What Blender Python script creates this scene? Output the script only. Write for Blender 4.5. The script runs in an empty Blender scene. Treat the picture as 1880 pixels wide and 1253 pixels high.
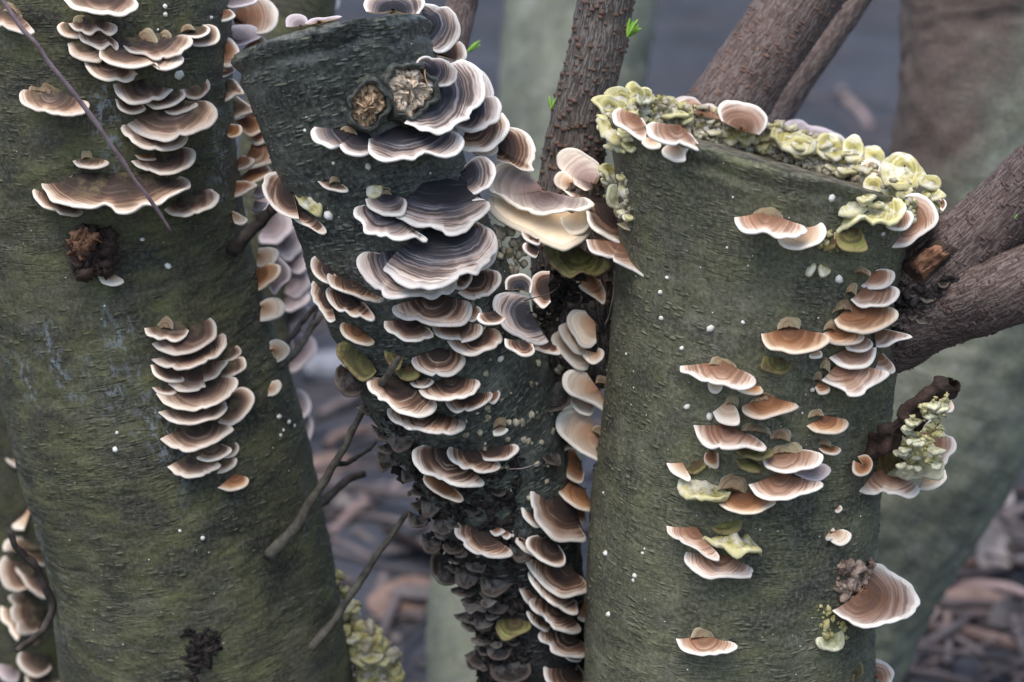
import bpy, math, random
import numpy as np
from mathutils import Vector, Matrix
from mathutils.bvhtree import BVHTree

# ---------------------------------------------------------------- camera, world, sun, exposure
scn = bpy.context.scene
W0, H0 = 1880.0, 1253.0
FPX = 4240.0                      # focal length in photograph pixels
CAM_H = 0.95
PITCH = math.radians(18.0)
cam_data = bpy.data.cameras.new('camera')
cam_data.sensor_width = 36.0
cam_data.lens = 36.0 * FPX / W0
cam_data.clip_start = 0.02
cam_data.clip_end = 400.0
cam_data.dof.use_dof = True
cam_data.dof.focus_distance = 1.21
cam_data.dof.aperture_fstop = 7.5
cam = bpy.data.objects.new('camera', cam_data)
scn.collection.objects.link(cam)
cam.location = (0, 0, CAM_H)
cam.rotation_euler = (math.pi / 2 - PITCH, 0, 0)
scn.camera = cam

SUN_EL, SUN_AZ = 70.0, -30.0      # degrees; azimuth measured from behind the camera, minus = left
world = bpy.data.worlds.new('World')
scn.world = world
world.use_nodes = True
wt = world.node_tree
wt.nodes.clear()
wo = wt.nodes.new('ShaderNodeOutputWorld')
wb = wt.nodes.new('ShaderNodeBackground')
ws = wt.nodes.new('ShaderNodeTexSky')
ws.sky_type = 'NISHITA'
ws.sun_disc = False
ws.sun_elevation = math.radians(SUN_EL)
ws.sun_rotation = math.radians(180 - SUN_AZ)
ws.air_density = 1.0
ws.dust_density = 2.0
ws.ozone_density = 1.0
wb.inputs['Strength'].default_value = 0.14
wt.links.new(ws.outputs[0], wb.inputs[0])
wt.links.new(wb.outputs[0], wo.inputs[0])

sun_data = bpy.data.lights.new('sun', 'SUN')
sun_data.energy = 1.3
sun_data.angle = math.radians(50)
sun_data.color = (1.0, 0.985, 0.965)
sun = bpy.data.objects.new('sun', sun_data)
scn.collection.objects.link(sun)
az = math.radians(SUN_AZ)
el = math.radians(SUN_EL)
sun_from = Vector((math.sin(az) * math.cos(el), -math.cos(az) * math.cos(el), math.sin(el)))
sun.rotation_euler = sun_from.to_track_quat('Z', 'Y').to_euler()
sun.location = sun_from * 5

scn.view_settings.view_transform = 'Standard'
scn.view_settings.look = 'None'
scn.view_settings.exposure = 1.05
scn.view_settings.gamma = 1.0
scn.view_settings.use_curve_mapping = False
scn.render.engine = 'CYCLES'
scn.cycles.use_denoising = True
scn.cycles.max_bounces = 6

# ---------------------------------------------------------------- helpers
rng = np.random.default_rng(7)
random.seed(7)
COL = scn.collection
cp, sp = math.cos(PITCH), math.sin(PITCH)
CAM = np.array([0, 0, CAM_H])
FWD = np.array([0, cp, -sp])
UPV = np.array([0, sp, cp])
RGT = np.array([1.0, 0, 0])

def ray(px, py):
    px = np.asarray(px, float); py = np.asarray(py, float)
    a = (px - W0 / 2) / FPX; b = -(py - H0 / 2) / FPX
    return a[..., None] * RGT + b[..., None] * UPV + FWD

def pt(px, py, D):
    """pixel + distance along the camera axis -> world"""
    return CAM + ray(px, py) * np.asarray(D, float)[..., None]

def at(px, py, Y):
    """pixel + upright plane at world distance Y -> world"""
    r = ray(px, py)
    return CAM + r * (Y / r[..., 1])[..., None]

def at_ground(px, py, z=0.0):
    r = ray(px, py)
    return CAM + r * ((z - CAM_H) / r[..., 2])[..., None]

def proj(p):
    d = np.asarray(p) - CAM
    D = d @ FWD
    return W0 / 2 + FPX * (d @ RGT) / D, H0 / 2 - FPX * (d @ UPV) / D, D

def _h(i, j, k, seed):
    n = (i * 374761393 + j * 668265263 + k * 2147483647 + seed * 1274126177) & 0xFFFFFFFF
    n = ((n ^ (n >> 13)) * 1274126177) & 0xFFFFFFFF
    return ((n ^ (n >> 16)) & 0xFFFF) / 65535.0

def vnoise(x, y, z, seed=0):
    x, y, z = np.broadcast_arrays(np.asarray(x, float), np.asarray(y, float), np.asarray(z, float))
    xi, yi, zi = (np.floor(v).astype(np.int64) for v in (x, y, z))
    fx, fy, fz = x - xi, y - yi, z - zi
    fx, fy, fz = (f * f * (3 - 2 * f) for f in (fx, fy, fz))
    r = 0
    for a in (0, 1):
        for b in (0, 1):
            for c in (0, 1):
                r = r + _h(xi + a, yi + b, zi + c, seed) * (fx if a else 1 - fx) * (fy if b else 1 - fy) * (fz if c else 1 - fz)
    return r * 2 - 1

def fbm(x, y, z, seed=0, oct=3):
    r, a = 0, 1.0
    for o in range(oct):
        r = r + a * vnoise(x * 2 ** o, y * 2 ** o, z * 2 ** o, seed + o)
        a *= 0.5
    return r

def catmull(P, n, closed=False):
    P = np.asarray(P, float)
    m = len(P)
    if m == 2:
        t = np.linspace(0, 1, n)[:, None]
        return P[0] * (1 - t) + P[1] * t
    if closed:
        Q = np.vstack([P[-1], P, P[0], P[1]])
        segs = m
    else:
        Q = np.vstack([2 * P[0] - P[1], P, 2 * P[-1] - P[-2]])
        segs = m - 1
    fine = []
    for i in range(segs):
        p0, p1, p2, p3 = Q[i:i + 4]
        t = np.linspace(0, 1, 12, endpoint=False)[:, None]
        fine.append(0.5 * (2 * p1 + (p2 - p0) * t + (2 * p0 - 5 * p1 + 4 * p2 - p3) * t ** 2 + (3 * p1 - p0 - 3 * p2 + p3) * t ** 3))
    fine.append(Q[segs + 1][None])
    F = np.vstack(fine)
    L = np.concatenate([[0], np.cumsum(np.linalg.norm(np.diff(F[:, :3], axis=0), axis=1))])
    u = np.linspace(0, L[-1], n)
    return np.stack([np.interp(u, L, F[:, k]) for k in range(F.shape[1])], 1)

def mesh_obj(name, V, faces, mat=None, parent=None, uv=None, rad=None, smooth=True, loc=None):
    V = np.asarray(V, float)
    if loc is not None:
        V = V - np.asarray(loc)
    me = bpy.data.meshes.new(name)
    me.from_pydata(V.tolist(), [], faces)
    if uv is not None:
        l = me.uv_layers.new(name='UVMap')
        idx = np.empty(len(me.loops), np.int32)
        me.loops.foreach_get('vertex_index', idx)
        l.data.foreach_set('uv', np.asarray(uv, np.float32)[idx].ravel())
    if rad is not None:
        a = me.attributes.new('rad', 'FLOAT', 'POINT')
        a.data.foreach_set('value', np.asarray(rad, np.float32))
    if smooth:
        me.polygons.foreach_set('use_smooth', np.ones(len(me.polygons), bool))
    if mat is not None:
        me.materials.append(mat)
    o = bpy.data.objects.new(name, me)
    COL.objects.link(o)
    if parent is not None:
        o.parent = parent
    elif loc is not None:
        o.location = tuple(loc)
    return o

def tag(o, label, cat, group=None, kind=None):
    if label: o['label'] = label
    if cat: o['category'] = cat
    if group: o['group'] = group
    if kind: o['kind'] = kind
    return o

def empty(name, loc, label, cat, group=None):
    o = bpy.data.objects.new(name, None)
    o.empty_display_size = 0.02
    o.location = tuple(float(v) for v in loc)
    COL.objects.link(o)
    return tag(o, label, cat, group)

def grid_faces(r, c, wrap=False, off=0):
    F = []
    cc = c if wrap else c - 1
    for i in range(r - 1):
        for j in range(cc):
            a = off + i * c + j; b = off + i * c + (j + 1) % c
            F.append((a, b, b + c, a + c))
    return F

# ---------------------------------------------------------------- materials
def srgb(r, g, b):
    f = lambda v: (v / 255 / 12.92) if v / 255 <= 0.04045 else ((v / 255 + 0.055) / 1.055) ** 2.4
    return (f(r), f(g), f(b), 1.0)

class NB:
    """small node-building helper"""
    def __init__(s, name):
        s.m = bpy.data.materials.new(name)
        s.m.use_nodes = True
        s.t = s.m.node_tree
        s.t.nodes.clear()
        s.out = s.t.nodes.new('ShaderNodeOutputMaterial')
        s.b = s.t.nodes.new('ShaderNodeBsdfPrincipled')
        s.t.links.new(s.b.outputs[0], s.out.inputs[0])
    def n(s, typ, **kw):
        nd = s.t.nodes.new(typ)
        for k, v in kw.items():
            setattr(nd, k, v)
        return nd
    def set(s, sock, v):
        if isinstance(v, (int, float)):
            sock.default_value = v
        elif isinstance(v, tuple):
            sock.default_value = v
        elif v is not None:
            s.t.links.new(v, sock)
    def math(s, op, a, b=0.0, c=None, clamp=False):
        nd = s.n('ShaderNodeMath', operation=op, use_clamp=clamp)
        s.set(nd.inputs[0], a); s.set(nd.inputs[1], b)
        if c is not None: s.set(nd.inputs[2], c)
        return nd.outputs[0]
    def mix(s, f, a, b, blend='MIX'):
        nd = s.n('ShaderNodeMix', data_type='RGBA', blend_type=blend)
        s.set(nd.inputs[0], f); s.set(nd.inputs[6], a); s.set(nd.inputs[7], b)
        return nd.outputs[2]
    def ramp(s, f, stops, interp='LINEAR'):
        nd = s.n('ShaderNodeValToRGB')
        cr = nd.color_ramp; cr.interpolation = interp
        while len(cr.elements) < len(stops): cr.elements.new(0.5)
        for e, (p, c) in zip(cr.elements, stops):
            e.position = p
            e.color = c if isinstance(c, tuple) else (c, c, c, 1)
        s.set(nd.inputs[0], f)
        return nd.outputs[0]
    def noise(s, vec, scale, detail=3.0, rough=0.55, dist=0.0):
        nd = s.n('ShaderNodeTexNoise')
        s.set(nd.inputs['Vector'], vec)
        nd.inputs['Scale'].default_value = scale
        nd.inputs['Detail'].default_value = detail
        nd.inputs['Roughness'].default_value = rough
        nd.inputs['Distortion'].default_value = dist
        return nd.outputs['Fac']
    def voro(s, vec, scale, feature='F1', rnd=1.0):
        nd = s.n('ShaderNodeTexVoronoi', feature=feature)
        s.set(nd.inputs['Vector'], vec)
        nd.inputs['Scale'].default_value = scale
        nd.inputs['Randomness'].default_value = rnd
        return nd.outputs['Distance']
    def combine(s, x, y, z=0.0):
        nd = s.n('ShaderNodeCombineXYZ')
        s.set(nd.inputs[0], x); s.set(nd.inputs[1], y); s.set(nd.inputs[2], z)
        return nd.outputs[0]
    def sep(s, v):
        nd = s.n('ShaderNodeSeparateXYZ'); s.set(nd.inputs[0], v)
        return nd.outputs
    def coord(s, which='Object'):
        return s.n('ShaderNodeTexCoord').outputs[which]
    def vmul(s, v, sc):
        nd = s.n('ShaderNodeVectorMath', operation='MULTIPLY')
        s.set(nd.inputs[0], v); nd.inputs[1].default_value = sc
        return nd.outputs[0]
    def bump(s, h, strength=0.5, dist=0.001, prev=None):
        nd = s.n('ShaderNodeBump')
        nd.inputs['Strength'].default_value = strength
        nd.inputs['Distance'].default_value = dist
        s.set(nd.inputs['Height'], h)
        if prev is not None: s.set(nd.inputs['Normal'], prev)
        return nd.outputs[0]
    def done(s, color, rough=0.8, normal=None, spec=0.3):
        s.set(s.b.inputs['Base Color'], color)
        s.set(s.b.inputs['Roughness'], rough)
        s.b.inputs['Specular IOR Level'].default_value = spec
        if normal is not None: s.set(s.b.inputs['Normal'], normal)
        return s.m

def cap_material(name, stops, band=0.55, bandcol=(0.25, 0.2, 0.18, 1), paleband=(0.5, 0.42, 0.36, 1), bscale=330.0, blotch=None, blotch_amt=0.0, inner=0.0):
    b = NB(name)
    uv = b.sep(b.coord('UV'))
    at_ = b.n('ShaderNodeAttribute', attribute_name='rad').outputs['Fac']
    obj = b.coord('Object')
    rnd = b.n('ShaderNodeObjectInfo').outputs['Random']
    t = uv[1]
    wob = b.noise(obj, 70, 3)
    t2 = b.math('ADD', t, b.math('MULTIPLY', b.math('SUBTRACT', wob, 0.5), 0.16))
    col = b.ramp(t2, stops)
    # concentric zones
    radw = b.math('ADD', at_, b.math('MULTIPLY', b.math('SUBTRACT', b.noise(obj, 110, 2), 0.5), 0.004))
    bv = b.combine(b.math('MULTIPLY', b.math('MULTIPLY', radw, b.math('ADD', b.math('MULTIPLY', rnd, 0.7), 0.7)), bscale), b.math('MULTIPLY', uv[0], 12.0), b.math('MULTIPLY', rnd, 37.0))
    bands = b.noise(bv, 1.0, 2.5, 0.6)
    edge_f = b.ramp(t, [(0.0, 0.35), (0.2, 1.0), (0.82, 0.9), (0.96, 0.15)])
    dk = b.math('MULTIPLY', b.math('MULTIPLY', b.ramp(bands, [(0.47, 0.0), (0.56, 1.0)]), edge_f), band)
    col = b.mix(dk, col, bandcol)
    lt = b.math('MULTIPLY', b.math('MULTIPLY', b.ramp(bands, [(0.33, 1.0), (0.42, 0.0)]), b.ramp(t, [(0.3, 0.12), (0.62, 0.9), (0.85, 0.9), (0.96, 0.1)])), band)
    col = b.mix(lt, col, paleband)
    # radial fibres
    fib = b.noise(b.combine(b.math('MULTIPLY', uv[0], 1100.0), b.math('MULTIPLY', at_, 90.0), b.math('MULTIPLY', rnd, 11.0)), 1.0, 2)
    col = b.mix(b.math('MULTIPLY', b.ramp(fib, [(0.35, 0.0), (0.75, 1.0)]), 0.28), col, (0.72, 0.66, 0.6, 1), 'SOFT_LIGHT')
    # blotches of algae / stain of own shape
    if blotch is not None:
        bl = b.math('MULTIPLY', b.ramp(b.noise(obj, 75, 4, 0.7), [(0.48, 0.0), (0.6, 1.0)]), b.ramp(t, [(0.45, 1.0), (0.95, inner)]))
        col = b.mix(b.math('MULTIPLY', bl, blotch_amt), col, blotch)
    # per-bracket tone
    tone = b.math('ADD', b.math('MULTIPLY', rnd, 0.45), 0.78)
    col = b.mix(1.0, col, b.combine(tone, tone, b.math('ADD', b.math('MULTIPLY', tone, 0.9), 0.08)), 'MULTIPLY')
    h = b.math('ADD', b.math('MULTIPLY', bands, 1.0), b.math('MULTIPLY', fib, 0.35))
    return b.done(col, 0.82, b.bump(h, 0.55, 0.0007), 0.22)

MAT = {}
S = srgb
CREAM = S(226, 208, 190)
MAT['b'] = cap_material('brown_cap', [(0.0, S(50, 43, 39)), (0.42, S(68, 56, 50)), (0.62, S(98, 75, 63)), (0.75, S(146, 116, 96)), (0.85, S(186, 159, 138)), (0.94, S(214, 195, 176)), (1.0, S(228, 214, 197))], 0.55, S(54, 43, 37), S(150, 131, 116), 330, S(120, 106, 76), 0.5)
MAT['g'] = cap_material('grey_banded_cap', [(0.0, S(24, 24, 27)), (0.34, S(40, 39, 44)), (0.54, S(78, 74, 78)), (0.68, S(118, 101, 93)), (0.8, S(162, 141, 129)), (0.91, S(204, 189, 177)), (1.0, S(230, 221, 210))], 0.8, S(38, 34, 36), S(156, 151, 150), 430, S(44, 40, 38), 0.3)
MAT['k'] = cap_material('chestnut_banded_cap', [(0.0, S(38, 31, 28)), (0.42, S(62, 48, 41)), (0.62, S(98, 72, 58)), (0.75, S(148, 114, 92)), (0.85, S(192, 164, 143)), (0.94, S(216, 199, 183)), (1.0, S(230, 219, 205))], 0.8, S(50, 38, 33), S(176, 153, 132), 410, S(54, 44, 36), 0.3)
MAT['q'] = cap_material('grey_cream_cap', [(0.0, S(120, 92, 82)), (0.3, S(142, 120, 112)), (0.55, S(168, 148, 138)), (0.75, S(198, 180, 164)), (1.0, S(228, 214, 196))], 0.45, S(130, 110, 104), S(206, 190, 176), 330)
MAT['c'] = cap_material('cream_cap', [(0.0, S(150, 108, 80)), (0.25, S(180, 140, 110)), (0.5, S(196, 168, 140)), (0.75, S(212, 192, 168)), (1.0, S(228, 216, 200))], 0.4, S(166, 128, 102), S(218, 204, 188), 300)
MAT['o'] = cap_material('orange_brown_cap', [(0.0, S(92, 64, 46)), (0.3, S(112, 74, 50)), (0.6, S(148, 98, 64)), (0.8, S(182, 138, 102)), (0.93, S(210, 180, 150)), (1.0, S(224, 206, 186))], 0.5, S(86, 58, 42), S(182, 152, 124), 340)
MAT['l'] = cap_material('lilac_cap', [(0.0, S(92, 80, 78)), (0.4, S(122, 108, 108)), (0.75, S(156, 142, 142)), (1.0, S(196, 184, 184))], 0.35, S(104, 92, 92), S(176, 162, 162), 260)
MAT['p'] = cap_material('pale_brown_cap', [(0.0, S(88, 62, 46)), (0.35, S(118, 86, 67)), (0.58, S(146, 112, 91)), (0.77, S(178, 148, 128)), (0.9, S(210, 192, 176)), (1.0, S(229, 218, 205))], 0.65, S(96, 70, 57), S(190, 166, 147), 400, S(134, 86, 56), 0.45)
MAT['u'] = cap_material('cream_pore_face', [(0.0, S(200, 168, 130)), (0.5, S(216, 188, 152)), (1.0, S(232, 216, 190))], 0.12, S(196, 160, 120), S(226, 208, 184), 90)
MAT['y'] = cap_material('yellow_algae_cap', [(0.0, S(126, 117, 72)), (0.4, S(158, 148, 88)), (0.8, S(178, 168, 108)), (1.0, S(190, 181, 136))], 0.55, S(98, 90, 54), S(208, 200, 164), 260, S(210, 203, 184), 0.85, 1.0)
MAT['v'] = cap_material('olive_old_cap', [(0.0, S(64, 64, 38)), (0.4, S(86, 86, 46)), (0.75, S(108, 106, 58)), (1.0, S(128, 116, 78))], 0.7, S(52, 44, 30), S(132, 136, 80), 280, S(74, 52, 38), 0.7, 1.0)
MAT['d'] = cap_material('dead_dark_cap', [(0.0, S(26, 22, 20)), (0.5, S(42, 35, 31)), (0.85, S(60, 50, 44)), (1.0, S(84, 74, 66))], 0.7, S(22, 19, 18), S(86, 76, 68), 320, S(128, 124, 118), 0.3, 1.0)
MAT['w'] = cap_material('lichen_crust', [(0.0, S(130, 130, 92)), (0.5, S(162, 160, 122)), (1.0, S(196, 192, 164))], 0.35, S(102, 98, 66), S(206, 202, 182), 180, S(92, 84, 56), 0.6, 1.0)
MAT['h'] = cap_material('tan_hump', [(0.0, S(128, 104, 80)), (0.5, S(142, 118, 92)), (0.85, S(160, 140, 114)), (1.0, S(182, 166, 142))], 0.6, S(92, 70, 52), S(176, 162, 136), 420, S(134, 128, 98), 0.6, 1.0)

def margin_material(name, base, var):
    b = NB(name)
    obj = b.coord('Object')
    n = b.noise(obj, 240, 3)
    col = b.mix(b.ramp(n, [(0.35, 0.0), (0.7, 1.0)]), base, var)
    return b.done(col, 0.8, b.bump(b.noise(obj, 900, 2), 0.25, 0.0004), 0.25)
MMAT = {
    'pale': margin_material('pale_margin', S(236, 224, 210), S(214, 196, 178)),
    'white': margin_material('white_margin', S(242, 236, 228), S(224, 210, 196)),
    'cream': margin_material('cream_margin', S(232, 216, 190), S(214, 190, 156)),
    'lilac': margin_material('lilac_margin', S(214, 202, 200), S(186, 172, 170)),
    'yellow': margin_material('yellow_margin', S(184, 176, 112), S(160, 148, 84)),
    'olive': margin_material('olive_margin', S(132, 116, 78), S(96, 80, 52)),
    'dark': margin_material('dark_margin', S(96, 86, 78), S(58, 50, 44)),
    'tan': margin_material('tan_margin', S(176, 152, 122), S(134, 108, 80)),
    'crust': margin_material('crust_margin', S(204, 208, 186), S(160, 166, 132)),
}
PORE = {
    'cream': margin_material('cream_pores', S(196, 168, 134), S(172, 140, 104)),
    'dark': margin_material('dark_pores', S(74, 62, 52), S(48, 40, 34)),
    'olive': margin_material('olive_pores', S(134, 126, 88), S(96, 88, 58)),
}
KIND = {  # cap -> margin, pore, words, thickness factor, crumple
    'b': ('pale', 'cream', 'brown cream-edged', 1.0, 0.0),
    'g': ('white', 'cream', 'blue-grey banded', 1.0, 0.0),
    'k': ('white', 'cream', 'chestnut banded', 1.0, 0.0),
    'c': ('cream', 'cream', 'smooth cream', 1.15, 0.0),
    'o': ('cream', 'cream', 'orange-brown', 1.0, 0.1),
    'l': ('lilac', 'cream', 'lilac-grey', 1.0, 0.1),
    'q': ('cream', 'cream', 'grey and cream', 1.3, 0.0),
    'p': ('white', 'cream', 'pale brown white-edged', 1.0, 0.0),
    'u': ('cream', 'cream', 'cream pore-faced', 1.4, 0.1),
    'y': ('yellow', 'olive', 'lumpy yellow-green', 1.8, 1.3),
    'v': ('olive', 'olive', 'old olive-green', 1.1, 0.35),
    'd': ('dark', 'dark', 'dead blackened', 0.9, 1.0),
    'w': ('crust', 'olive', 'pale green crusted', 1.6, 0.9),
    'h': ('tan', 'olive', 'tan', 1.3, 0.75),
}

def bark_material(name, dark, mid, algae, grey, algae_amt, ridge=1.0, lent=1.0, lichen=0.0, lichen_col=(0.5, 0.55, 0.6, 1), rough=0.72, patch=None, rot=None):
    """UV in metres: x round the trunk, y along it"""
    b = NB(name)
    uv = b.coord('UV')
    big = b.noise(uv, 11, 5, 0.6)
    med = b.noise(b.vmul(uv, (1.0, 1.6, 1)), 38, 5, 0.65)
    fine = b.noise(uv, 420, 4, 0.7)
    grain = b.noise(b.vmul(uv, (700, 240, 1)), 1.0, 5, 0.75)
    warp = b.n('ShaderNodeVectorMath', operation='ADD')
    nz = b.n('ShaderNodeTexNoise'); b.set(nz.inputs['Vector'], uv); nz.inputs['Scale'].default_value = 45
    b.set(warp.inputs[0], uv); b.set(warp.inputs[1], b.vmul(nz.outputs['Color'], (0.006, 0.006, 0)))
    wuv = warp.outputs[0]
    wr = b.noise(b.vmul(wuv, (150, 330, 1)), 1.0, 5, 0.7)                 # cross wrinkles
    lv = b.voro(b.vmul(wuv, (110, 330, 1)), 1.0, 'F1', 1.0)                # short raised dashes
    lmask = b.math('MULTIPLY', b.ramp(lv, [(0.12, 1.0), (0.34, 0.0)]), b.ramp(b.noise(uv, 30, 3), [(0.42, 0.0), (0.6, 1.0)]))
    crack = b.math('MULTIPLY', b.ramp(b.noise(b.vmul(wuv, (22, 150, 1)), 1.0, 3, 0.6), [(0.47, 0.0), (0.5, 1.0), (0.53, 0.0)]), b.ramp(b.noise(uv, 14, 3), [(0.45, 0.0), (0.6, 1.0)]))
    col = b.mix(b.ramp(big, [(0.36, 0.0), (0.6, 1.0)]), dark, mid)
    col = b.mix(b.math('MULTIPLY', b.ramp(med, [(0.42, 0.0), (0.66, 1.0)]), algae_amt), col, algae)
    col = b.mix(b.math('MULTIPLY', b.ramp(b.noise(uv, 17, 5, 0.7), [(0.52, 0.0), (0.72, 1.0)]), 0.6), col, grey)
    stain = b.noise(b.vmul(wuv, (26, 7, 1)), 1.0, 5, 0.65)
    col = b.mix(b.math('MULTIPLY', b.ramp(stain, [(0.5, 0.0), (0.68, 1.0)]), 0.65), col, dark)
    col = b.mix(b.math('MULTIPLY', lmask, 0.42 * lent), col, b.mix(0.5, algae, grey))
    col = b.mix(b.math('MULTIPLY', crack, 0.35 * ridge), col, dark)
    col = b.mix(b.math('MULTIPLY', b.ramp(fine, [(0.46, 0.0), (0.7, 1.0)]), 0.55), col, grey)
    col = b.mix(b.math('MULTIPLY', b.ramp(fine, [(0.28, 1.0), (0.44, 0.0)]), 0.6), col, dark)
    col = b.mix(b.math('MULTIPLY', b.ramp(grain, [(0.3, 1.0), (0.5, 0.0)]), 0.4), col, dark)
    if lichen:
        lm = b.math('MULTIPLY', b.ramp(b.noise(b.vmul(uv, (1.2, 0.55, 1)), 17, 2), [(0.6, 0.0), (0.7, 1.0)]), b.ramp(b.noise(b.vmul(uv, (260, 150, 1)), 1.0, 3, 0.7), [(0.5, 0.0), (0.6, 1.0)]))
        col = b.mix(b.math('MULTIPLY', lm, lichen), col, lichen_col)
    if rot is not None:                                   # rotten, blackened wood towards the foot, with an uneven border
        f = b.math('ADD', b.math('MULTIPLY', b.math('SUBTRACT', rot, b.sep(b.coord('Object'))[2]), 14.0), b.math('MULTIPLY', b.math('SUBTRACT', b.noise(b.coord('Object'), 40, 4, 0.6), 0.5), 2.2))
        col = b.mix(b.ramp(f, [(0.0, 0.0), (0.7, 0.9)]), col, b.mix(b.ramp(fine, [(0.4, 0.0), (0.65, 1.0)]), S(20, 18, 17), S(52, 45, 40)))
    if patch:                                             # weathered brown bark on one side of the trunk's upper part
        ox = b.sep(b.coord('Object'))
        f = b.math('ADD', b.math('MULTIPLY', b.math('SUBTRACT', ox[2], patch[0]), 9.0), b.math('MULTIPLY', b.math('SUBTRACT', patch[1], ox[0]), 14.0))
        f = b.math('ADD', f, b.math('MULTIPLY', b.math('SUBTRACT', b.noise(b.coord('Object'), 14, 4, 0.6), 0.5), 1.8))
        col = b.mix(b.math('MULTIPLY', b.ramp(f, [(0.0, 0.0), (0.6, 1.0)]), 0.92), col, b.mix(b.ramp(fine, [(0.35, 0.0), (0.65, 1.0)]), S(70, 56, 50), S(104, 86, 76)))
    h = b.math('ADD', b.math('MULTIPLY', wr, 0.4 * ridge), b.math('MULTIPLY', lmask, 0.75 * lent))
    h = b.math('ADD', h, b.math('MULTIPLY', crack, -0.5 * ridge))
    h = b.math('ADD', h, b.math('MULTIPLY', grain, 0.6))
    nrm = b.bump(h, 0.85, 0.0012)
    nrm = b.bump(fine, 0.5, 0.0007, nrm)
    return b.done(col, b.ramp(med, [(0.3, rough - 0.15), (0.7, rough + 0.12)]), nrm, 0.4)

MAT['bark_moss'] = bark_material('mossy_bark', S(35, 34, 28), S(70, 68, 50), S(102, 102, 60), S(120, 115, 95), 0.75, 1.0, 0.7, 0.6, S(146, 154, 160))
MAT['bark_dark'] = bark_material('dark_green_bark', S(28, 29, 28), S(60, 63, 56), S(100, 104, 82), S(130, 130, 120), 0.45, 1.1, 2.2, 0.25, S(170, 174, 170), 0.5)
def stump_bark(z):
    return bark_material('dark_stump_bark', S(28, 29, 28), S(60, 63, 56), S(100, 104, 82), S(130, 130, 120), 0.45, 1.1, 2.2, 0.25, S(170, 174, 170), 0.5, rot=z)
MAT['bark_green'] = bark_material('green_grey_bark', S(42, 42, 34), S(86, 85, 65), S(108, 108, 70), S(144, 139, 117), 0.6, 0.9, 1.3, 0.15, S(190, 190, 180))
MAT['bark_far'] = bark_material('grey_green_far_bark', S(66, 68, 58), S(112, 114, 98), S(110, 114, 84), S(150, 150, 138), 0.6, 1.0, 0.6, 0.3, S(160, 168, 160))
def far_patch(z, x):
    return bark_material('grey_green_brown_far_bark', S(66, 68, 58), S(112, 114, 98), S(110, 114, 84), S(150, 150, 138), 0.6, 1.0, 0.6, 0.3, S(160, 168, 160), patch=(z, x))
MAT['bark_brown_far'] = bark_material('brown_far_bark', S(70, 57, 51), S(98, 82, 73), S(98, 94, 78), S(120, 110, 104), 0.4, 1.0, 0.6)

def limb_material(name, dark, mid, grey, amt):
    b = NB(name)
    uv = b.coord('UV')
    nz = b.n('ShaderNodeTexNoise'); b.set(nz.inputs['Vector'], uv); nz.inputs['Scale'].default_value = 160
    wa = b.n('ShaderNodeVectorMath', operation='ADD')
    b.set(wa.inputs[0], uv); b.set(wa.inputs[1], b.vmul(nz.outputs['Color'], (0.0022, 0.0022, 0)))
    st = b.noise(b.vmul(wa.outputs[0], (620, 95, 1)), 1.0, 3, 0.6)
    big = b.noise(uv, 22, 4, 0.6)
    col = b.mix(b.ramp(big, [(0.35, 0.0), (0.65, 1.0)]), dark, mid)
    line = b.ramp(st, [(0.5, 0.0), (0.56, 1.0), (0.62, 0.0)])
    col = b.mix(b.math('MULTIPLY', line, amt), col, grey)
    col = b.mix(b.math('MULTIPLY', b.ramp(st, [(0.3, 1.0), (0.45, 0.0)]), 0.6), col, S(38, 30, 27))
    fine = b.noise(uv, 600, 3, 0.7)
    col = b.mix(b.math('MULTIPLY', b.ramp(fine, [(0.45, 0.0), (0.75, 1.0)]), 0.3), col, grey)
    nrm = b.bump(st, 0.8, 0.0012)
    return b.done(col, 0.75, b.bump(fine, 0.4, 0.0005, nrm), 0.35)
MAT['limb'] = limb_material('shoot_bark', S(60, 51, 46), S(86, 74, 66), S(146, 138, 128), 0.8)
MAT['limb_red'] = limb_material('red_brown_shoot_bark', S(60, 47, 42), S(90, 71, 63), S(146, 131, 122), 0.6)

def plain_material(name, a, c, scale, rough=0.8, bs=300, bd=0.001, bstr=0.6):
    b = NB(name)
    o = b.coord('Object')
    col = b.mix(b.ramp(b.noise(o, scale, 4, 0.65), [(0.38, 0.0), (0.64, 1.0)]), a, c)
    return b.done(col, rough, b.bump(b.noise(o, bs, 4, 0.7), bstr, bd), 0.3)
MAT['lent'] = plain_material('lenticel_cork', S(78, 60, 50), S(108, 84, 70), 300)
MAT['twig'] = plain_material('twig_bark', S(42, 36, 33), S(76, 66, 58), 120)
MAT['twig_grey'] = plain_material('grey_twig_bark', S(92, 82, 80), S(128, 114, 110), 60)
MAT['twig_green'] = plain_material('green_grey_twig_bark', S(58, 53, 45), S(98, 92, 80), 110)
MAT['speck'] = plain_material('pale_fungus_buds', S(206, 200, 184), S(234, 230, 220), 200)
MAT['crumb'] = plain_material('pale_crumbs', S(186, 176, 152), S(124, 112, 84), 260)
MAT['crumb_y'] = plain_material('yellow_crumbs', S(152, 140, 78), S(198, 188, 146), 260)
MAT['debris'] = plain_material('dark_rotten_debris', S(24, 21, 19), S(58, 48, 42), 160, 0.85, 260, 0.002)
MAT['orange_wood'] = plain_material('broken_orange_wood', S(96, 64, 47), S(158, 116, 86), 160, 0.75, 400, 0.0015)
MAT['dark_wood'] = plain_material('dark_knot_bark', S(44, 34, 29), S(74, 56, 46), 90, 0.8, 200, 0.003)
MAT['leaf_bud'] = plain_material('fresh_green_leaf', S(96, 140, 40), S(140, 178, 70), 200, 0.5)
MAT['dead_leaf'] = plain_material('dead_leaf', S(100, 80, 71), S(134, 110, 99), 30, 0.7, 120, 0.002)
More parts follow.
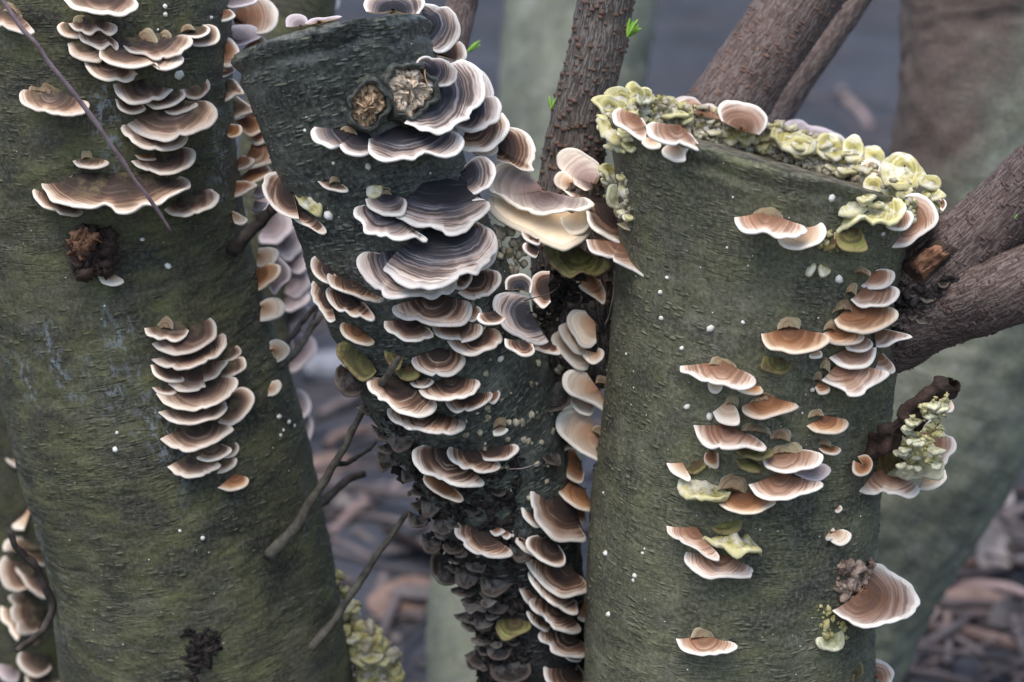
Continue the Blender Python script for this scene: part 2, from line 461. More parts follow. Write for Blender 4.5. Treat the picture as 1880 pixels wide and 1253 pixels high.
MAT['dead_leaf2'] = plain_material('grey_dead_leaf', S(116, 104, 98), S(150, 140, 134), 30, 0.7, 120, 0.002)
MAT['stone'] = plain_material('pale_stone', S(108, 108, 114), S(136, 136, 140), 30, 0.8)
MAT['litter'] = plain_material('litter_bits', S(50, 44, 44), S(112, 100, 98), 9, 0.85)

def wood_face(name, light, brown, crack):
    """end grain seen on UV: centre 0.5,0.5, radial checks"""
    b = NB(name)
    uv = b.sep(b.coord('UV'))
    x = b.math('SUBTRACT', uv[0], 0.5); y = b.math('SUBTRACT', uv[1], 0.5)
    ang = b.math('ARCTAN2', y, x)
    r = b.math('SQRT', b.math('ADD', b.math('MULTIPLY', x, x), b.math('MULTIPLY', y, y)))
    obj = b.coord('Object')
    ra = b.noise(b.combine(b.math('MULTIPLY', ang, 7.0), b.math('MULTIPLY', r, 9.0), 0.0), 1.0, 4, 0.7, 0.6)
    sp_ = b.noise(obj, 500, 4, 0.7)
    col = b.mix(b.ramp(ra, [(0.38, 0.0), (0.6, 1.0)]), brown, light)
    col = b.mix(b.ramp(sp_, [(0.48, 0.0), (0.64, 1.0)]), col, light)
    ck = b.ramp(ra, [(0.44, 1.0), (0.49, 0.0)])
    col = b.mix(b.math('MULTIPLY', ck, 0.8), col, crack)
    col = b.mix(b.ramp(r, [(0.4, 0.0), (0.5, 0.8)]), col, crack)
    return b.done(col, 0.8, b.bump(b.math('ADD', b.math('MULTIPLY', ra, 0.5), sp_), 0.6, 0.0015), 0.2)
MAT['rotten_face'] = plain_material('rotten_cut_wood', S(60, 56, 46), S(116, 107, 86), 120, 0.85, 300, 0.002)
MAT['endgrain'] = wood_face('pale_end_grain', S(222, 206, 182), S(182, 150, 116), S(92, 66, 50))
MAT['endgrain_dark'] = wood_face('brown_end_grain', S(204, 176, 142), S(144, 108, 76), S(66, 46, 34))

# ---------------------------------------------------------------- ground
def build_ground():
    xs = np.concatenate([-np.geomspace(60, 2.6, 14), np.linspace(-2.4, 2.4, 150), np.geomspace(2.6, 60, 14)])
    ys = np.concatenate([np.linspace(-30, 0.6, 8), np.linspace(0.8, 7.0, 190), np.geomspace(7.4, 320, 22)])
    X, Y = np.meshgrid(xs, ys)
    near = np.clip(1 - (np.abs(Y - 3) / 6), 0, 1)
    Z = (fbm(X * 2.2, Y * 2.2, 0.3, 3) * 0.022 + fbm(X * 11, Y * 11, 0.3, 9) * 0.010) * near
    V = np.stack([X, Y, Z], -1).reshape(-1, 3)
    b = NB('damp_soil')
    o = b.coord('Object')
    n1 = b.noise(o, 3.2, 5, 0.65)
    n2 = b.noise(o, 22, 5, 0.7)
    col = b.mix(b.ramp(n1, [(0.35, 0.0), (0.65, 1.0)]), S(36, 37, 41), S(62, 63, 69))
    col = b.mix(b.math('MULTIPLY', b.ramp(n2, [(0.45, 0.0), (0.7, 1.0)]), 0.4), col, S(84, 82, 85))
    col = b.mix(b.math('MULTIPLY', b.ramp(b.noise(o, 5, 4), [(0.5, 0.0), (0.64, 1.0)]), 0.5), col, S(62, 52, 50))
    m = b.done(col, 0.8, b.bump(n2, 0.8, 0.02), 0.3)
    g = mesh_obj('ground', V, grid_faces(len(ys), len(xs)), m)
    g['kind'] = 'structure'
build_ground()

# ---------------------------------------------------------------- trunks, stumps and limbs
BVH = {}
TRUNK_R = {}
GRID = {}

def tube(axis, nring, nseg, shear=(0, 0), lump=0.03, ridge=0.0008, seed=1, cap_top=False, round_end=False, dense=None, lip=0.0):
    """axis: rows (x,y,z,r) from top to bottom -> verts, faces, uv.  shear: top cut slope (to the right, to the front)"""
    A = catmull(np.asarray(axis)[::-1], nring if dense is None else nring * 6)        # bottom -> top
    if dense is not None:
        z = A[:, 2]; wgt = np.where(z > dense, 1.0, 0.12)
        cw = np.cumsum(wgt); A = A[np.searchsorted(cw, np.linspace(cw[0], cw[-1], nring)).clip(0, len(A) - 1)]
    P, R = A[:, :3], A[:, 3]
    T = np.gradient(P, axis=0); T /= np.linalg.norm(T, axis=1)[:, None]
    ref = RGT if abs(T[len(T) // 2] @ RGT) < 0.85 else np.array([0, 0, 1.0])
    E1 = ref - T * (T @ ref)[:, None]; E1 /= np.linalg.norm(E1, axis=1)[:, None]
    E2 = np.cross(T, E1)
    L = np.concatenate([[0], np.cumsum(np.linalg.norm(np.diff(P, axis=0), axis=1))])
    th = np.linspace(0, 2 * math.pi, nseg + 1) + math.pi / 2
    c, s = np.cos(th), np.sin(th)
    r0 = R.mean()
    CX, LY = c[None, :] * np.ones(nring)[:, None], L[:, None] * np.ones(nseg + 1)[None, :]
    SY = s[None, :] * np.ones(nring)[:, None]
    rr = R[:, None] * (1 + lump * fbm(CX * 1.3, SY * 1.3, LY / r0 * 0.55, seed))
    rr = rr + ridge * fbm(CX * r0 * 90, SY * r0 * 90, LY * 130, seed + 5, 3)
    if ridge > 0.0007:                                   # cross creases, some longer than others
        cr = fbm(CX * r0 * 22, SY * r0 * 22, LY * 150, seed + 9, 2)
        rr = rr - ridge * 1.1 * np.exp(-(cr / 0.07) ** 2) * np.clip(fbm(CX * r0 * 14, SY * r0 * 14, LY * 14, seed + 4, 2) + 0.3, 0, 1)
    if lip:
        e = L[-1] - LY
        lip = lip * (1 + 0.8 * fbm(CX * 3, SY * 3, 0.5, seed + 2))
        e = e + 0.003 * fbm(CX * 2.5, SY * 2.5, 0.2, seed + 3)
        rr = rr + lip * np.exp(-((e - 0.003) / 0.0028) ** 2) - lip * 0.8 * np.exp(-((e - 0.0095) / 0.0022) ** 2) + lip * 0.35 * np.exp(-((e - 0.014) / 0.002) ** 2)
        rr = rr - np.clip(1 - e / 0.0018, 0, 1) * 0.0015
    if round_end:
        f = np.clip((L[-1] - L) / (R[-1] * 0.9), 0, 1)
        rr = rr * np.sqrt(1 - (1 - f) ** 2 + 1e-4)[:, None]
    V = P[:, None, :] + rr[..., None] * (c[None, :, None] * E1[:, None, :] + s[None, :, None] * E2[:, None, :])
    if shear != (0, 0):
        w = np.clip((L - (L[-1] - 3.0 * R[-1])) / (3.0 * R[-1]), 0, 1) ** 1.5
        sh = rr * (shear[0] * c[None, :] - shear[1] * s[None, :])
        V = V + (w[:, None] * sh)[..., None] * T[:, None, :]
    uv = np.stack([(th - math.pi / 2)[None, :] * r0 * np.ones(nring)[:, None], LY], -1)
    faces = grid_faces(nring, nseg + 1)
    return V, faces, uv, (P, R, T, E1, E2)

def px_axis(rows, down=True, base_shift=(0.0, 0.0), flare=1.12):
    out = []
    for px, py, Y, hw in rows:
        p = at(px, py, Y)
        D = (p - CAM) @ FWD
        out.append([*p, hw * D / FPX])
    if down:
        last = np.array(out[-1]); prev = np.array(out[-2])
        d = (last - prev)[:3]; d /= abs(d[2])
        z = last[2]
        for f, k in ((0.5, 1.04), (1.0, flare)):
            q = last[:3] + d * (z * f) * np.array([0.6, 0.6, 1]) + np.array([base_shift[0], base_shift[1], 0]) * f
            q[2] = z * (1 - f) - 0.04 * f
            out.append([*q, last[3] * k])
    return out

def trunk(name, label, cat, rows, mat, nring, nseg, key, part='bark', **kw):
    cap = kw.pop('cap', None)
    rowsw = px_axis(rows) if kw.pop('down', True) else px_axis(rows, False)
    V, F, uv, fr = tube(rowsw, nring, nseg, **kw)
    base = V[0].mean(0)
    root = empty(name, base, label, cat)
    GRID[key] = (V, fr)
    flat = V.reshape(-1, 3)
    mesh_obj(part, flat, F, mat, root, uv.reshape(-1, 2), loc=base)
    BVH[key] = BVHTree.FromPolygons([Vector(v) for v in flat], F)
    TRUNK_R[key] = float(fr[1].mean())
    if cap is not None:                      # sawn face: rings shrinking towards the middle, sunk a little and rough
        ring = V[-1][:-1]; c = ring.mean(0); nT = fr[2][-1]
        n = len(ring); rings = [ring]
        for f in (0.97, 0.93, 0.8, 0.6, 0.4, 0.2, 0.05):
            q = c + (ring - c) * f
            q = q - nT * (0.0 if f > 0.95 else 0.004) + nT * (fbm(q[:, 0] * 120, q[:, 1] * 120, 0.5, 4) * 0.0012)[:, None]
            rings.append(q)
        Vc = np.vstack(rings)
        q0 = (Vc - c); u = q0 @ fr[3][-1]; v = q0 @ fr[4][-1]; R = fr[1][-1]
        nf = len(flat)
        BVH[key] = BVHTree.FromPolygons([Vector(v) for v in np.vstack([flat, Vc])], F + grid_faces(len(rings), n, True, nf))
        mesh_obj('cut_face', Vc, grid_faces(len(rings), n, True), cap, root, np.stack([u / R / 2.2 + .5, v / R / 2.2 + .5], 1), loc=base)
    return root, fr

mossy, frL = trunk('mossy_trunk', 'thick mossy green trunk with a bare twig hanging across it', 'tree trunk',
    [(150, -160, 1.27, 250), (165, -20, 1.27, 250), (180, 300, 1.27, 248), (205, 480, 1.27, 250), (245, 640, 1.27, 256), (292, 800, 1.27, 264), (340, 1000, 1.27, 260), (378, 1253, 1.27, 264), (400, 1500, 1.27, 270)],
    MAT['bark_moss'], 420, 260, 'L', seed=11, lump=0.035, ridge=0.00072, dense=0.36)

leaning, frM = trunk('leaning_stump', 'dark leaning stump with a sawn top and two cut branch scars', 'tree stump',
    [(608, 70, 1.19, 184), (640, 180, 1.195, 176), (690, 330, 1.20, 170), (742, 480, 1.205, 176), (812, 640, 1.21, 172), (872, 760, 1.22, 160), (925, 900, 1.225, 135), (960, 1050, 1.23, 112), (985, 1253, 1.235, 100), (1000, 1400, 1.24, 100)],
    stump_bark(float(at(850, 800, 1.2)[2])), 420, 240, 'M', seed=23, lump=0.035, ridge=0.0008, shear=(0.0, 0.46), dense=0.36, lip=0.0014, cap=MAT['rotten_face'])

upright, frR = trunk('upright_stump', 'stout upright stump with a sloping top crusted in yellow fungus', 'tree stump',
    [(1398, 285, 1.20, 288), (1396, 380, 1.20, 276), (1388, 520, 1.20, 262), (1378, 660, 1.20, 262), (1360, 820, 1.20, 260), (1345, 1000, 1.20, 264), (1340, 1253, 1.20, 266), (1338, 1450, 1.20, 272)],
    MAT['bark_green'], 420, 260, 'R', seed=37, lump=0.03, ridge=0.0006, shear=(-0.30, 0.16), dense=0.36, lip=0.0009, cap=MAT['rotten_face'])

backR, _ = trunk('grey_green_trunk', 'thick grey-green leaning trunk out of focus behind the upright stump', 'tree trunk',
    [(1832, -200, 1.72, 176), (1828, 0, 1.72, 176), (1822, 200, 1.70, 174), (1795, 420, 1.69, 182), (1755, 640, 1.68, 186), (1700, 800, 1.67, 176), (1630, 940, 1.66, 160), (1560, 1080, 1.65, 150), (1490, 1253, 1.64, 150), (1430, 1420, 1.63, 160)],
    far_patch(float(at(1700, 230, 1.65)[2]) + 0.02, float(at(1745, 230, 1.65)[0]) - float(at(1430, 1420, 1.63)[0]) + 0.035), 160, 110, 'B', seed=51, lump=0.06, ridge=0.002)

def limb_part(rows, parent, mat, nring=60, nseg=40, name='limb', seed=3, round_end=False, ridge=0.0004, lump=0.03, key=None):
    V, F, uv, fr = tube(px_axis(rows, False), nring, nseg, seed=seed, lump=lump, ridge=ridge, round_end=round_end)
    flat = V.reshape(-1, 3)
    o = mesh_obj(name, flat, F, mat, parent, uv.reshape(-1, 2), loc=np.array(parent.location) if parent.parent is None else None)
    if key: BVH[key] = BVHTree.FromPolygons([Vector(v) for v in flat], F); TRUNK_R[key] = float(fr[1].mean())
    return o, (V, fr)

slim, _ = trunk('slim_grey_trunk', 'slim pale grey-green trunk far behind, between leaning stump and speckled shoot', 'tree trunk',
    [(1078, -200, 2.3, 140), (1068, 0, 2.26, 138), (1040, 300, 2.15, 128), (985, 700, 1.98, 116), (905, 1080, 1.80, 108), (885, 1253, 1.74, 104), (870, 1400, 1.70, 104)],
    MAT['bark_far'], 100, 60, 'S', seed=61, lump=0.05, ridge=0.002)

far_left, _ = trunk('fungus_covered_trunk', 'dark trunk half hidden beside the mossy trunk, covered in ruffled fungus', 'tree trunk',
    [(-40, 700, 1.46, 60), (-20, 860, 1.46, 90), (20, 1000, 1.46, 95), (45, 1150, 1.46, 100), (60, 1300, 1.46, 105), (70, 1450, 1.45, 110)],
    MAT['bark_moss'], 80, 60, 'F', seed=71, lump=0.06)

back_left, _ = trunk('lilac_fungus_trunk', 'dark trunk behind the mossy trunk carrying lilac fungus', 'tree trunk',
    [(560, -200, 1.52, 70), (545, 0, 1.52, 70), (500, 300, 1.50, 60), (480, 600, 1.47, 50), (500, 900, 1.45, 50), (510, 1253, 1.45, 60), (520, 1400, 1.45, 60)],
    MAT['bark_moss'], 90, 50, 'K', seed=81, lump=0.06)

# shoots growing from the stumps
def lenticels(tubes, n, parent, size=(0.0009, 0.0016), seed=1, elong=1.0, mat=None, flat=0.5, zmin=-9, clump=0.0):
    """small corky warts, one joined part"""
    rg = np.random.default_rng(seed)
    V, F = [], []
    base = np.array(parent.location)
    for (G, fr) in tubes:
        nr, ns, _ = G.shape
        for k in range(n):
            i = rg.integers(2, nr - 2); j = rg.integers(0, ns - 1)
            p = G[i, j] + (G[i + 1, j] - G[i, j]) * rg.random() + (G[i, (j + 1) % ns] - G[i, j]) * rg.random()
            if p[2] < zmin or (clump and fbm(p[0] * 28, p[1] * 28, p[2] * 28, seed) < clump - 0.5): continue
            du = G[i, (j + 1) % ns] - G[i, j - 1]; dv = G[i + 1, j] - G[i - 1, j]
            du = du / np.linalg.norm(du); dv = dv / np.linalg.norm(dv)
            nn = np.cross(du, dv); nn /= np.linalg.norm(nn)
            if nn @ (p - fr[0][i]) < 0: nn = -nn
            if nn @ (CAM - p) < -0.02: continue
            a = rg.uniform(*size); b_ = a * elong * rg.uniform(0.8, 1.3)
            h = a * flat * rg.uniform(0.8, 1.4)
            o = len(V)
            for q in range(6):
                an = q * math.pi / 3 + rg.random() * 0.4
                V.append(p + du * math.cos(an) * b_ + dv * math.sin(an) * a - nn * 0.0004)
            for q in range(6):
                an = q * math.pi / 3
                V.append(p + 0.62 * (du * math.cos(an) * b_ + dv * math.sin(an) * a) + nn * h * 0.8)
            V.append(p + nn * h)
            for q in range(6):
                r = (q + 1) % 6
                F.append((o + q, o + r, o + 6 + r, o + 6 + q)); F.append((o + 6 + q, o + 6 + r, o + 12))
    ob = mesh_obj('lenticels', np.array(V), F, mat or MAT['lent'], parent, loc=base)
    ob['kind'] = 'stuff'
    return ob

for key, par, n, mat_, cl in (('L', mossy, 2600, plain_material('mossy_dashes', S(62, 62, 48), S(100, 99, 76), 120), 0.45), ('M', leaning, 3000, plain_material('dark_dashes', S(58, 61, 52), S(104, 107, 90), 120), 0.35), ('R', upright, 3600, plain_material('green_dashes', S(66, 66, 52), S(104, 102, 82), 120), 0.4)):
    lenticels([GRID[key]], n, par, (0.00035, 0.0008), 60 + n, 4.2, mat_, 0.9, 0.36, cl)

shoot = empty('speckled_shoot', at(1035, 380, 1.275), 'straight upright shoot with wart-speckled bark beside the upright stump', 'shoot')
_, tb = limb_part([(1122, -60, 1.27, 52), (1098, 80, 1.27, 53), (1066, 210, 1.27, 54), (1052, 310, 1.27, 60), (1046, 420, 1.265, 72), (1060, 560, 1.255, 84), (1075, 700, 1.25, 80)], shoot, MAT['limb'], 120, 48, 'stem', 7, ridge=0.0005)
lenticels([tb], 900, shoot, (0.0009, 0.0017), 3, 1.25, flat=0.7)

shoot2 = empty('thick_slanting_shoot', at(1300, 260, 1.36), 'thick slanting brown shoot rising behind the top of the upright stump', 'shoot')
_, tb = limb_part([(1520, -80, 1.37, 70), (1460, 10, 1.36, 70), (1360, 160, 1.35, 72), (1290, 280, 1.33, 78), (1270, 400, 1.28, 80)], shoot2, MAT['limb_red'], 90, 48, 'stem', 9)
lenticels([tb], 800, shoot2, (0.0005, 0.0009), 4, 2.4, flat=0.9, mat=plain_material('rust_lenticels', S(96, 70, 58), S(124, 94, 78), 200))

shoot3 = empty('thin_slanting_shoot', at(1410, 240, 1.42), 'thin slanting brown shoot just behind the thick slanting one', 'shoot')
limb_part([(1625, -80, 1.45, 24), (1560, 20, 1.44, 24), (1460, 165, 1.42, 25), (1415, 240, 1.40, 27), (1380, 330, 1.34, 28)], shoot3, MAT['limb_red'], 60, 24, 'stem', 10)

shoot5 = empty('short_brown_shoot', at(830, 90, 1.36), 'brown shoot passing behind the fungus on the leaning stump top', 'shoot')
limb_part([(862, -80, 1.40, 30), (848, 0, 1.40, 30), (835, 60, 1.39, 30), (815, 150, 1.37, 32), (800, 300, 1.30, 36)], shoot5, MAT['limb_red'], 50, 24, 'stem', 12)

fork = empty('forked_limb', at(1640, 600, 1.2), 'forked brown limb growing out of the side of the upright stump', 'limb')
_, ta = limb_part([(1990, 238, 1.16, 62), (1900, 332, 1.17, 66), (1810, 424, 1.18, 74), (1725, 500, 1.19, 96), (1650, 560, 1.20, 112), (1560, 600, 1.20, 110)], fork, MAT['limb_red'], 90, 56, 'branch', 14, ridge=0.0006)
_, tb = limb_part([(2000, 472, 1.15, 64), (1900, 512, 1.155, 67), (1820, 540, 1.165, 70), (1740, 560, 1.18, 76), (1660, 580, 1.19, 84), (1570, 600, 1.20, 84)], fork, MAT['limb_red'], 90, 56, 'branch', 16, ridge=0.0006)
lenticels([ta, tb], 800, fork, (0.0006, 0.0011), 5, 1.9, flat=0.6, mat=plain_material('red_lenticels', S(70, 55, 50), S(98, 79, 72), 200))

# ---------------------------------------------------------------- bracket fungi
def surf(px, py, key):
    """distance along the camera axis at which a pixel's ray meets (or passes closest to) a trunk"""
    bvh = BVH[key]
    r = ray(px, py)
    hit = bvh.ray_cast(Vector(CAM), Vector(r).normalized())
    if hit[0] is not None:
        return float((np.array(hit[0]) - CAM) @ FWD), True
    best = (9, 1.2)
    lo, hi = 1.0, 2.0
    for step in range(4):                                   # coarse to fine
        for D in np.linspace(lo, hi, 9):
            q = bvh.find_nearest(Vector(CAM + r * D))
            if q[3] < best[0]: best = (q[3], D)
        w = (hi - lo) / 8; lo, hi = best[1] - w, best[1] + w
    return float(best[1]), False

TOPS = [(-0.10, .0), (0.0, .0), (0.07, 0), (.15, 0), (.25, 0), (.36, 0), (.48, 0), (.59, 0), (.69, 0), (.78, 0), (.85, 0), (.90, 0), (.945, 0), (.975, 0)]
TT = np.array([t for t, _ in TOPS])
BT = np.array([.975, .93, .86, .72, .52, .3, .1, -.1])
NARC = 5

def bracket_geometry(rim, A, key, kind, seed, dz=0.0, hump=False, nmax=64, yaw=None, front=False, up=0.0, g=None):
    rim = np.asarray(rim, float); A = np.asarray(A, float)
    closed = kind in 'yw' and not hump
    if closed:
        A = A * 0.45 + rim.mean(0) * 0.55
    if A.ndim == 1: A = A[None]
    Am = A.mean(0)
    if up and not closed and not hump:                     # caps in a stack run back behind the cap above
        hh = rim[:, 1].max() - Am[1]
        if hh > 0: A = A - np.array([0, up * hh]); Am = A.mean(0)
    poly = np.vstack([rim, Am])
    x, y = poly[:, 0], poly[:, 1]
    area = 0.5 * np.sum(x * np.roll(y, -1) - np.roll(x, -1) * y)
    if area > 0: rim = rim[::-1]; A = A[::-1]          # keep one winding (pixel y points down)
    per = np.linalg.norm(np.diff(rim, axis=0), axis=1).sum()
    n = int(np.clip(per / 5, 22, nmax))
    C = catmull(rim, n + 1, True) if closed else catmull(rim, n)
    if closed: n += 1
    size = max(np.ptp(rim[:, 0]), np.ptp(rim[:, 1]))
    mm = 1.2 / FPX * 1000                                   # mm per pixel near the stumps
    # small lobes on the rim
    sarr = np.linspace(0, 1, n)
    D0, hit = surf(Am[0], Am[1], key)
    if front:
        low = rim[np.argmax(rim[:, 1])]
        D0 = min(D0, surf(low[0], low[1] + 6, key)[0] + 0.004)
    D0 += dz
    m = D0 / FPX
    out2 = C - Am; ol = np.linalg.norm(out2, axis=1)[:, None] + 1e-6; out2 = out2 / ol
    lob = vnoise(sarr * per / 26, seed * 3.1, 0.5, seed) * 2.0 + vnoise(sarr * per / 11, seed * 1.7, 0.5, seed + 3) * 1.3
    env = np.clip(np.minimum(sarr, 1 - sarr) * 12, 0, 1)
    if closed: dz -= 0.0
    if size > 75 and kind in 'bgkpq' and not hump:          # torn notches in the rim
        rn = np.random.default_rng(seed + 900)
        for _ in range(rn.integers(0, 4)):
            s0 = rn.uniform(0.15, 0.85)
            lob = lob - rn.uniform(2.0, 6.0) * np.exp(-((sarr - s0) * per / rn.uniform(4, 9)) ** 2)
    if closed: lob = lob * 2.2; lob = lob - np.linspace(0, 1, n) * (lob[-1] - lob[0]); env = 1.0
    C = C + out2 * (lob * env * min(1, size / 70))[:, None]
    if len(A) == 2:
        B = A[0] * (1 - sarr[:, None]) + A[1] * sarr[:, None]
    else:
        B = Am + (C - Am) * 0.06
    # plane of the cap
    tip = rim[-1] - rim[0]; tl = np.linalg.norm(tip)
    cen = C.mean(0) - Am
    if tl > 0.45 * size: u = tip / tl
    else:
        v = cen / (np.linalg.norm(cen) + 1e-6); u = np.array([-v[1], v[0]])
    v = np.array([-u[1], u[0]])
    if v @ cen < 0: v = -v
    rel = C - Am
    w = np.ptp(rel @ u); h = max((rel @ v).max(), 2.0)
    sth = np.clip(h / (0.55 * w + 1), 0.36, 0.86)
    cot = math.sqrt(1 - sth ** 2) / sth
    sg = np.clip(v[1] * 2.2, -1, 1)
    G = -cot * sg * v + np.array([0, -0.75]) * (1 - abs(sg))
    if hump: G = np.array([0, -0.45])
    if g is not None: G = np.array([0, -g]); sth = 1 / math.sqrt(1 + g * g)
    # follow the trunk round
    if hit and not hump:
        e = 14
        a1, h1 = surf(Am[0] - e, Am[1], key); a2, h2 = surf(Am[0] + e, Am[1], key)
        slope = np.clip((a2 - a1) / (2 * e) / m, -0.75, 0.75) if (h1 and h2) else 0.0
    else: slope = 0.0
    if yaw is not None: slope = yaw
    R = TRUNK_R[key]
    def depth(Q):
        q = Q - Am
        off = q @ G * m
        xl = q[..., 0] * m
        return D0 + off + slope * xl * 0.8 + 0.5 * xl ** 2 / (2 * R)
    prj = np.linalg.norm(C - B, axis=1)[:, None]
    projlen = h / sth * m                                   # metres, front to back
    # plane normal
    p0 = pt(Am[0], Am[1], depth(Am)); pu = pt(Am[0] + 5, Am[1], depth(Am + [5, 0])); pv = pt(Am[0], Am[1] + 5, depth(Am + [0, 5]))
    N = np.cross(pu - p0, pv - p0); N /= np.linalg.norm(N)
    if N @ (CAM - p0) < 0: N = -N
    mn, pn, words, tf, crum = KIND[kind]
    th_rim = np.clip(0.0013 + 0.012 * projlen, 0.0011, 0.0022) * tf
    th_base = np.clip(0.10 * projlen + 0.0015, 0.0018, 0.006) * tf
    rs = np.random.default_rng(seed)
    curl = rs.uniform(-0.05, 0.04) * projlen
    wav = 0.05 * projlen
    def top(t):
        Q = B + (C - B) * t
        p = pt(Q[:, 0], Q[:, 1], depth(Q))
        z = 0.16 * projlen * max(0, 1 - t) ** 2.2 + curl * max(t, 0) ** 4
        if hump: z = 0.30 * projlen * (1 - max(t, 0) ** 2)
        zz = z + wav * max(t, 0) ** 2 * vnoise(sarr * per / 60 + 5, seed, 0.3, seed) + 0.022 * projlen * max(t, 0) ** 4 * vnoise(sarr * per / 16, seed, 0.7, seed + 1)
        if crum:
            zz = zz + crum * min(0.0045, 0.16 * projlen) * fbm(p[:, 0] * 130, p[:, 1] * 130, p[:, 2] * 130 + seed, 5, 3)
        p = p + N * zz[:, None]
        if t < 0 and not closed: p = p + FWD * 0.006
        if closed: p = p + (p[0] + p[-1] - 2 * p) * 0.5 * (np.clip(1 - np.minimum(sarr, 1 - sarr) * n / 1.0, 0, 1))[:, None]
        return p
    taper = np.ones(n) if closed else 0.35 + 0.65 * np.clip(np.minimum(sarr, 1 - sarr) * 6, 0, 1)
    thick = lambda t: (th_base + (th_rim - th_base) * np.clip(t, 0, 1) ** 0.7) * taper
    rows = [top(t) for t in TT]
    tv = list(TT)
    edge = top(.975); o3 = top(1.0) - top(.9); o3 /= np.linalg.norm(o3, axis=1)[:, None] + 1e-9
    k = thick(.975)
    for q in range(1, NARC):
        a = math.pi * q / NARC
        rows.append(edge - N * (k * 0.5 * (1 - math.cos(a)))[:, None] + o3 * (k * 0.55 * math.sin(a))[:, None] + o3 * (0.025 * prj * m * min(1, math.sin(a) * 1.4)))
        tv.append(1.0)
    for t in BT:
        rows.append(top(t) - N * thick(t)[:, None]); tv.append(1.0 if t > .9 else t)
    G3 = np.stack(rows)                                     # rows, n, 3
    uv = np.stack([np.tile(sarr * per * m, (len(tv), 1)), np.tile(np.array(tv)[:, None], (1, n))], -1)
    rad = np.array(tv)[:, None] * projlen * np.clip(prj[:, 0] / (prj.mean() + 1e-6), 0.5, 1.6)[None, :]
    anchor = G3[0].mean(0)
    return G3, uv, rad, anchor, (mn, pn, words), size

def row_faces(r0, r1, n):
    return [(i * n + j, (i + 1) * n + j, (i + 1) * n + j + 1, i * n + j + 1) for i in range(r0, r1) for j in range(n - 1)]

def pieces(G3):
    R, n, _ = G3.shape
    nt = len(TT)
    cap_r = (0, 11); mar_r = (11, nt + NARC - 1 + 1); por_r = (nt + NARC, R - 1)
    side = []
    for i in range(nt - 1):                                  # close both ends between upper and lower skin
        ja = i; jb = i + 1
        ba = R - 1 - int(round((TT[ja] + .1) / 1.075 * (len(BT) - 1))); bb = R - 1 - int(round((TT[jb] + .1) / 1.075 * (len(BT) - 1)))
        for c, fl in ((0, 1), (n - 1, 0)):
            q = [ja * n + c, jb * n + c, bb * n + c, ba * n + c]
            if bb == ba: q = q[:3]
            side.append(tuple(q if fl else q[::-1]))
    return row_faces(*cap_r, n), row_faces(*mar_r, n), row_faces(*por_r, n) + side

def compact(F):
    idx = sorted({i for f in F for i in f}); mp = {v: k for k, v in enumerate(idx)}
    return idx, [tuple(mp[i] for i in f) for f in F]

COUNT = [0]
def add_piece(name, G3, uv, rad, F, mat, parent, loc):
    idx, f2 = compact(F)
    return mesh_obj(name, G3.reshape(-1, 3)[idx], f2, mat, parent, uv.reshape(-1, 2)[idx], rad.reshape(-1)[idx], loc=loc)

BRACKETS = []      # (root, cluster, kind, anchor, size)
def bracket(rim, A, key, kind, cluster, humps=(), dz=0.0, yaw=None, desc=None, front=False, up=0.0, g=None):
    COUNT[0] += 1
    G3, uv, rad, anchor, (mn, pn, words), size = bracket_geometry(rim, A, key, kind, COUNT[0], dz, yaw=yaw, front=front, up=up, g=g)
    root = empty('bracket_fungus', anchor, None, 'fungus')
    Fc, Fm, Fp = pieces(G3)
    add_piece('cap', G3, uv, rad, Fc, MAT[kind], root, anchor)
    add_piece('margin', G3, uv, rad, Fm, MAT[kind], root, anchor)
    add_piece('pore_surface', G3, uv, rad, Fp, PORE[pn], root, anchor)
    for hp in humps:
        COUNT[0] += 1
        hp = np.array(hp, float)
        Ah = (hp[0] + hp[-1]) / 2
        H3, huv, hrad, _, (hm, hpn, _), _ = bracket_geometry(hp, Ah, key, 'h' if kind not in 'yvd' else kind, COUNT[0], -0.003 + dz, hump=True, nmax=30)
        a_, b_, c_ = pieces(H3)
        add_piece('hump', H3, huv, hrad, a_ + b_ + c_, MAT['h' if kind not in 'yvd' else kind], root, anchor)
    BRACKETS.append((root, cluster, kind, anchor, size, desc or words))
    return root

# outlines traced from enlarged views of the photograph: tile -> (x offset, y offset, photo pixels per unit)
TILE = {1: (0, 0, .3351), 2: (420, 0, .3591), 3: (960, 0, .3192), 4: (1380, 0, .3351), 5: (0, 380, .4149), 6: (540, 400, .3352),
        7: (860, 260, .3353), 8: (1200, 340, .3511), 9: (0, 800, .3614), 10: (560, 760, .3936), 11: (820, 640, .489), 12: (1200, 640, .4894),
        13: (1480, 640, .489), 14: (390, 0, .3351), 15: (420, 360, .3834), 16: (0, 760, .3931), 17: (640, 740, .4096), 18: (1080, 140, .3617), 19: (1560, 240, .3513)}
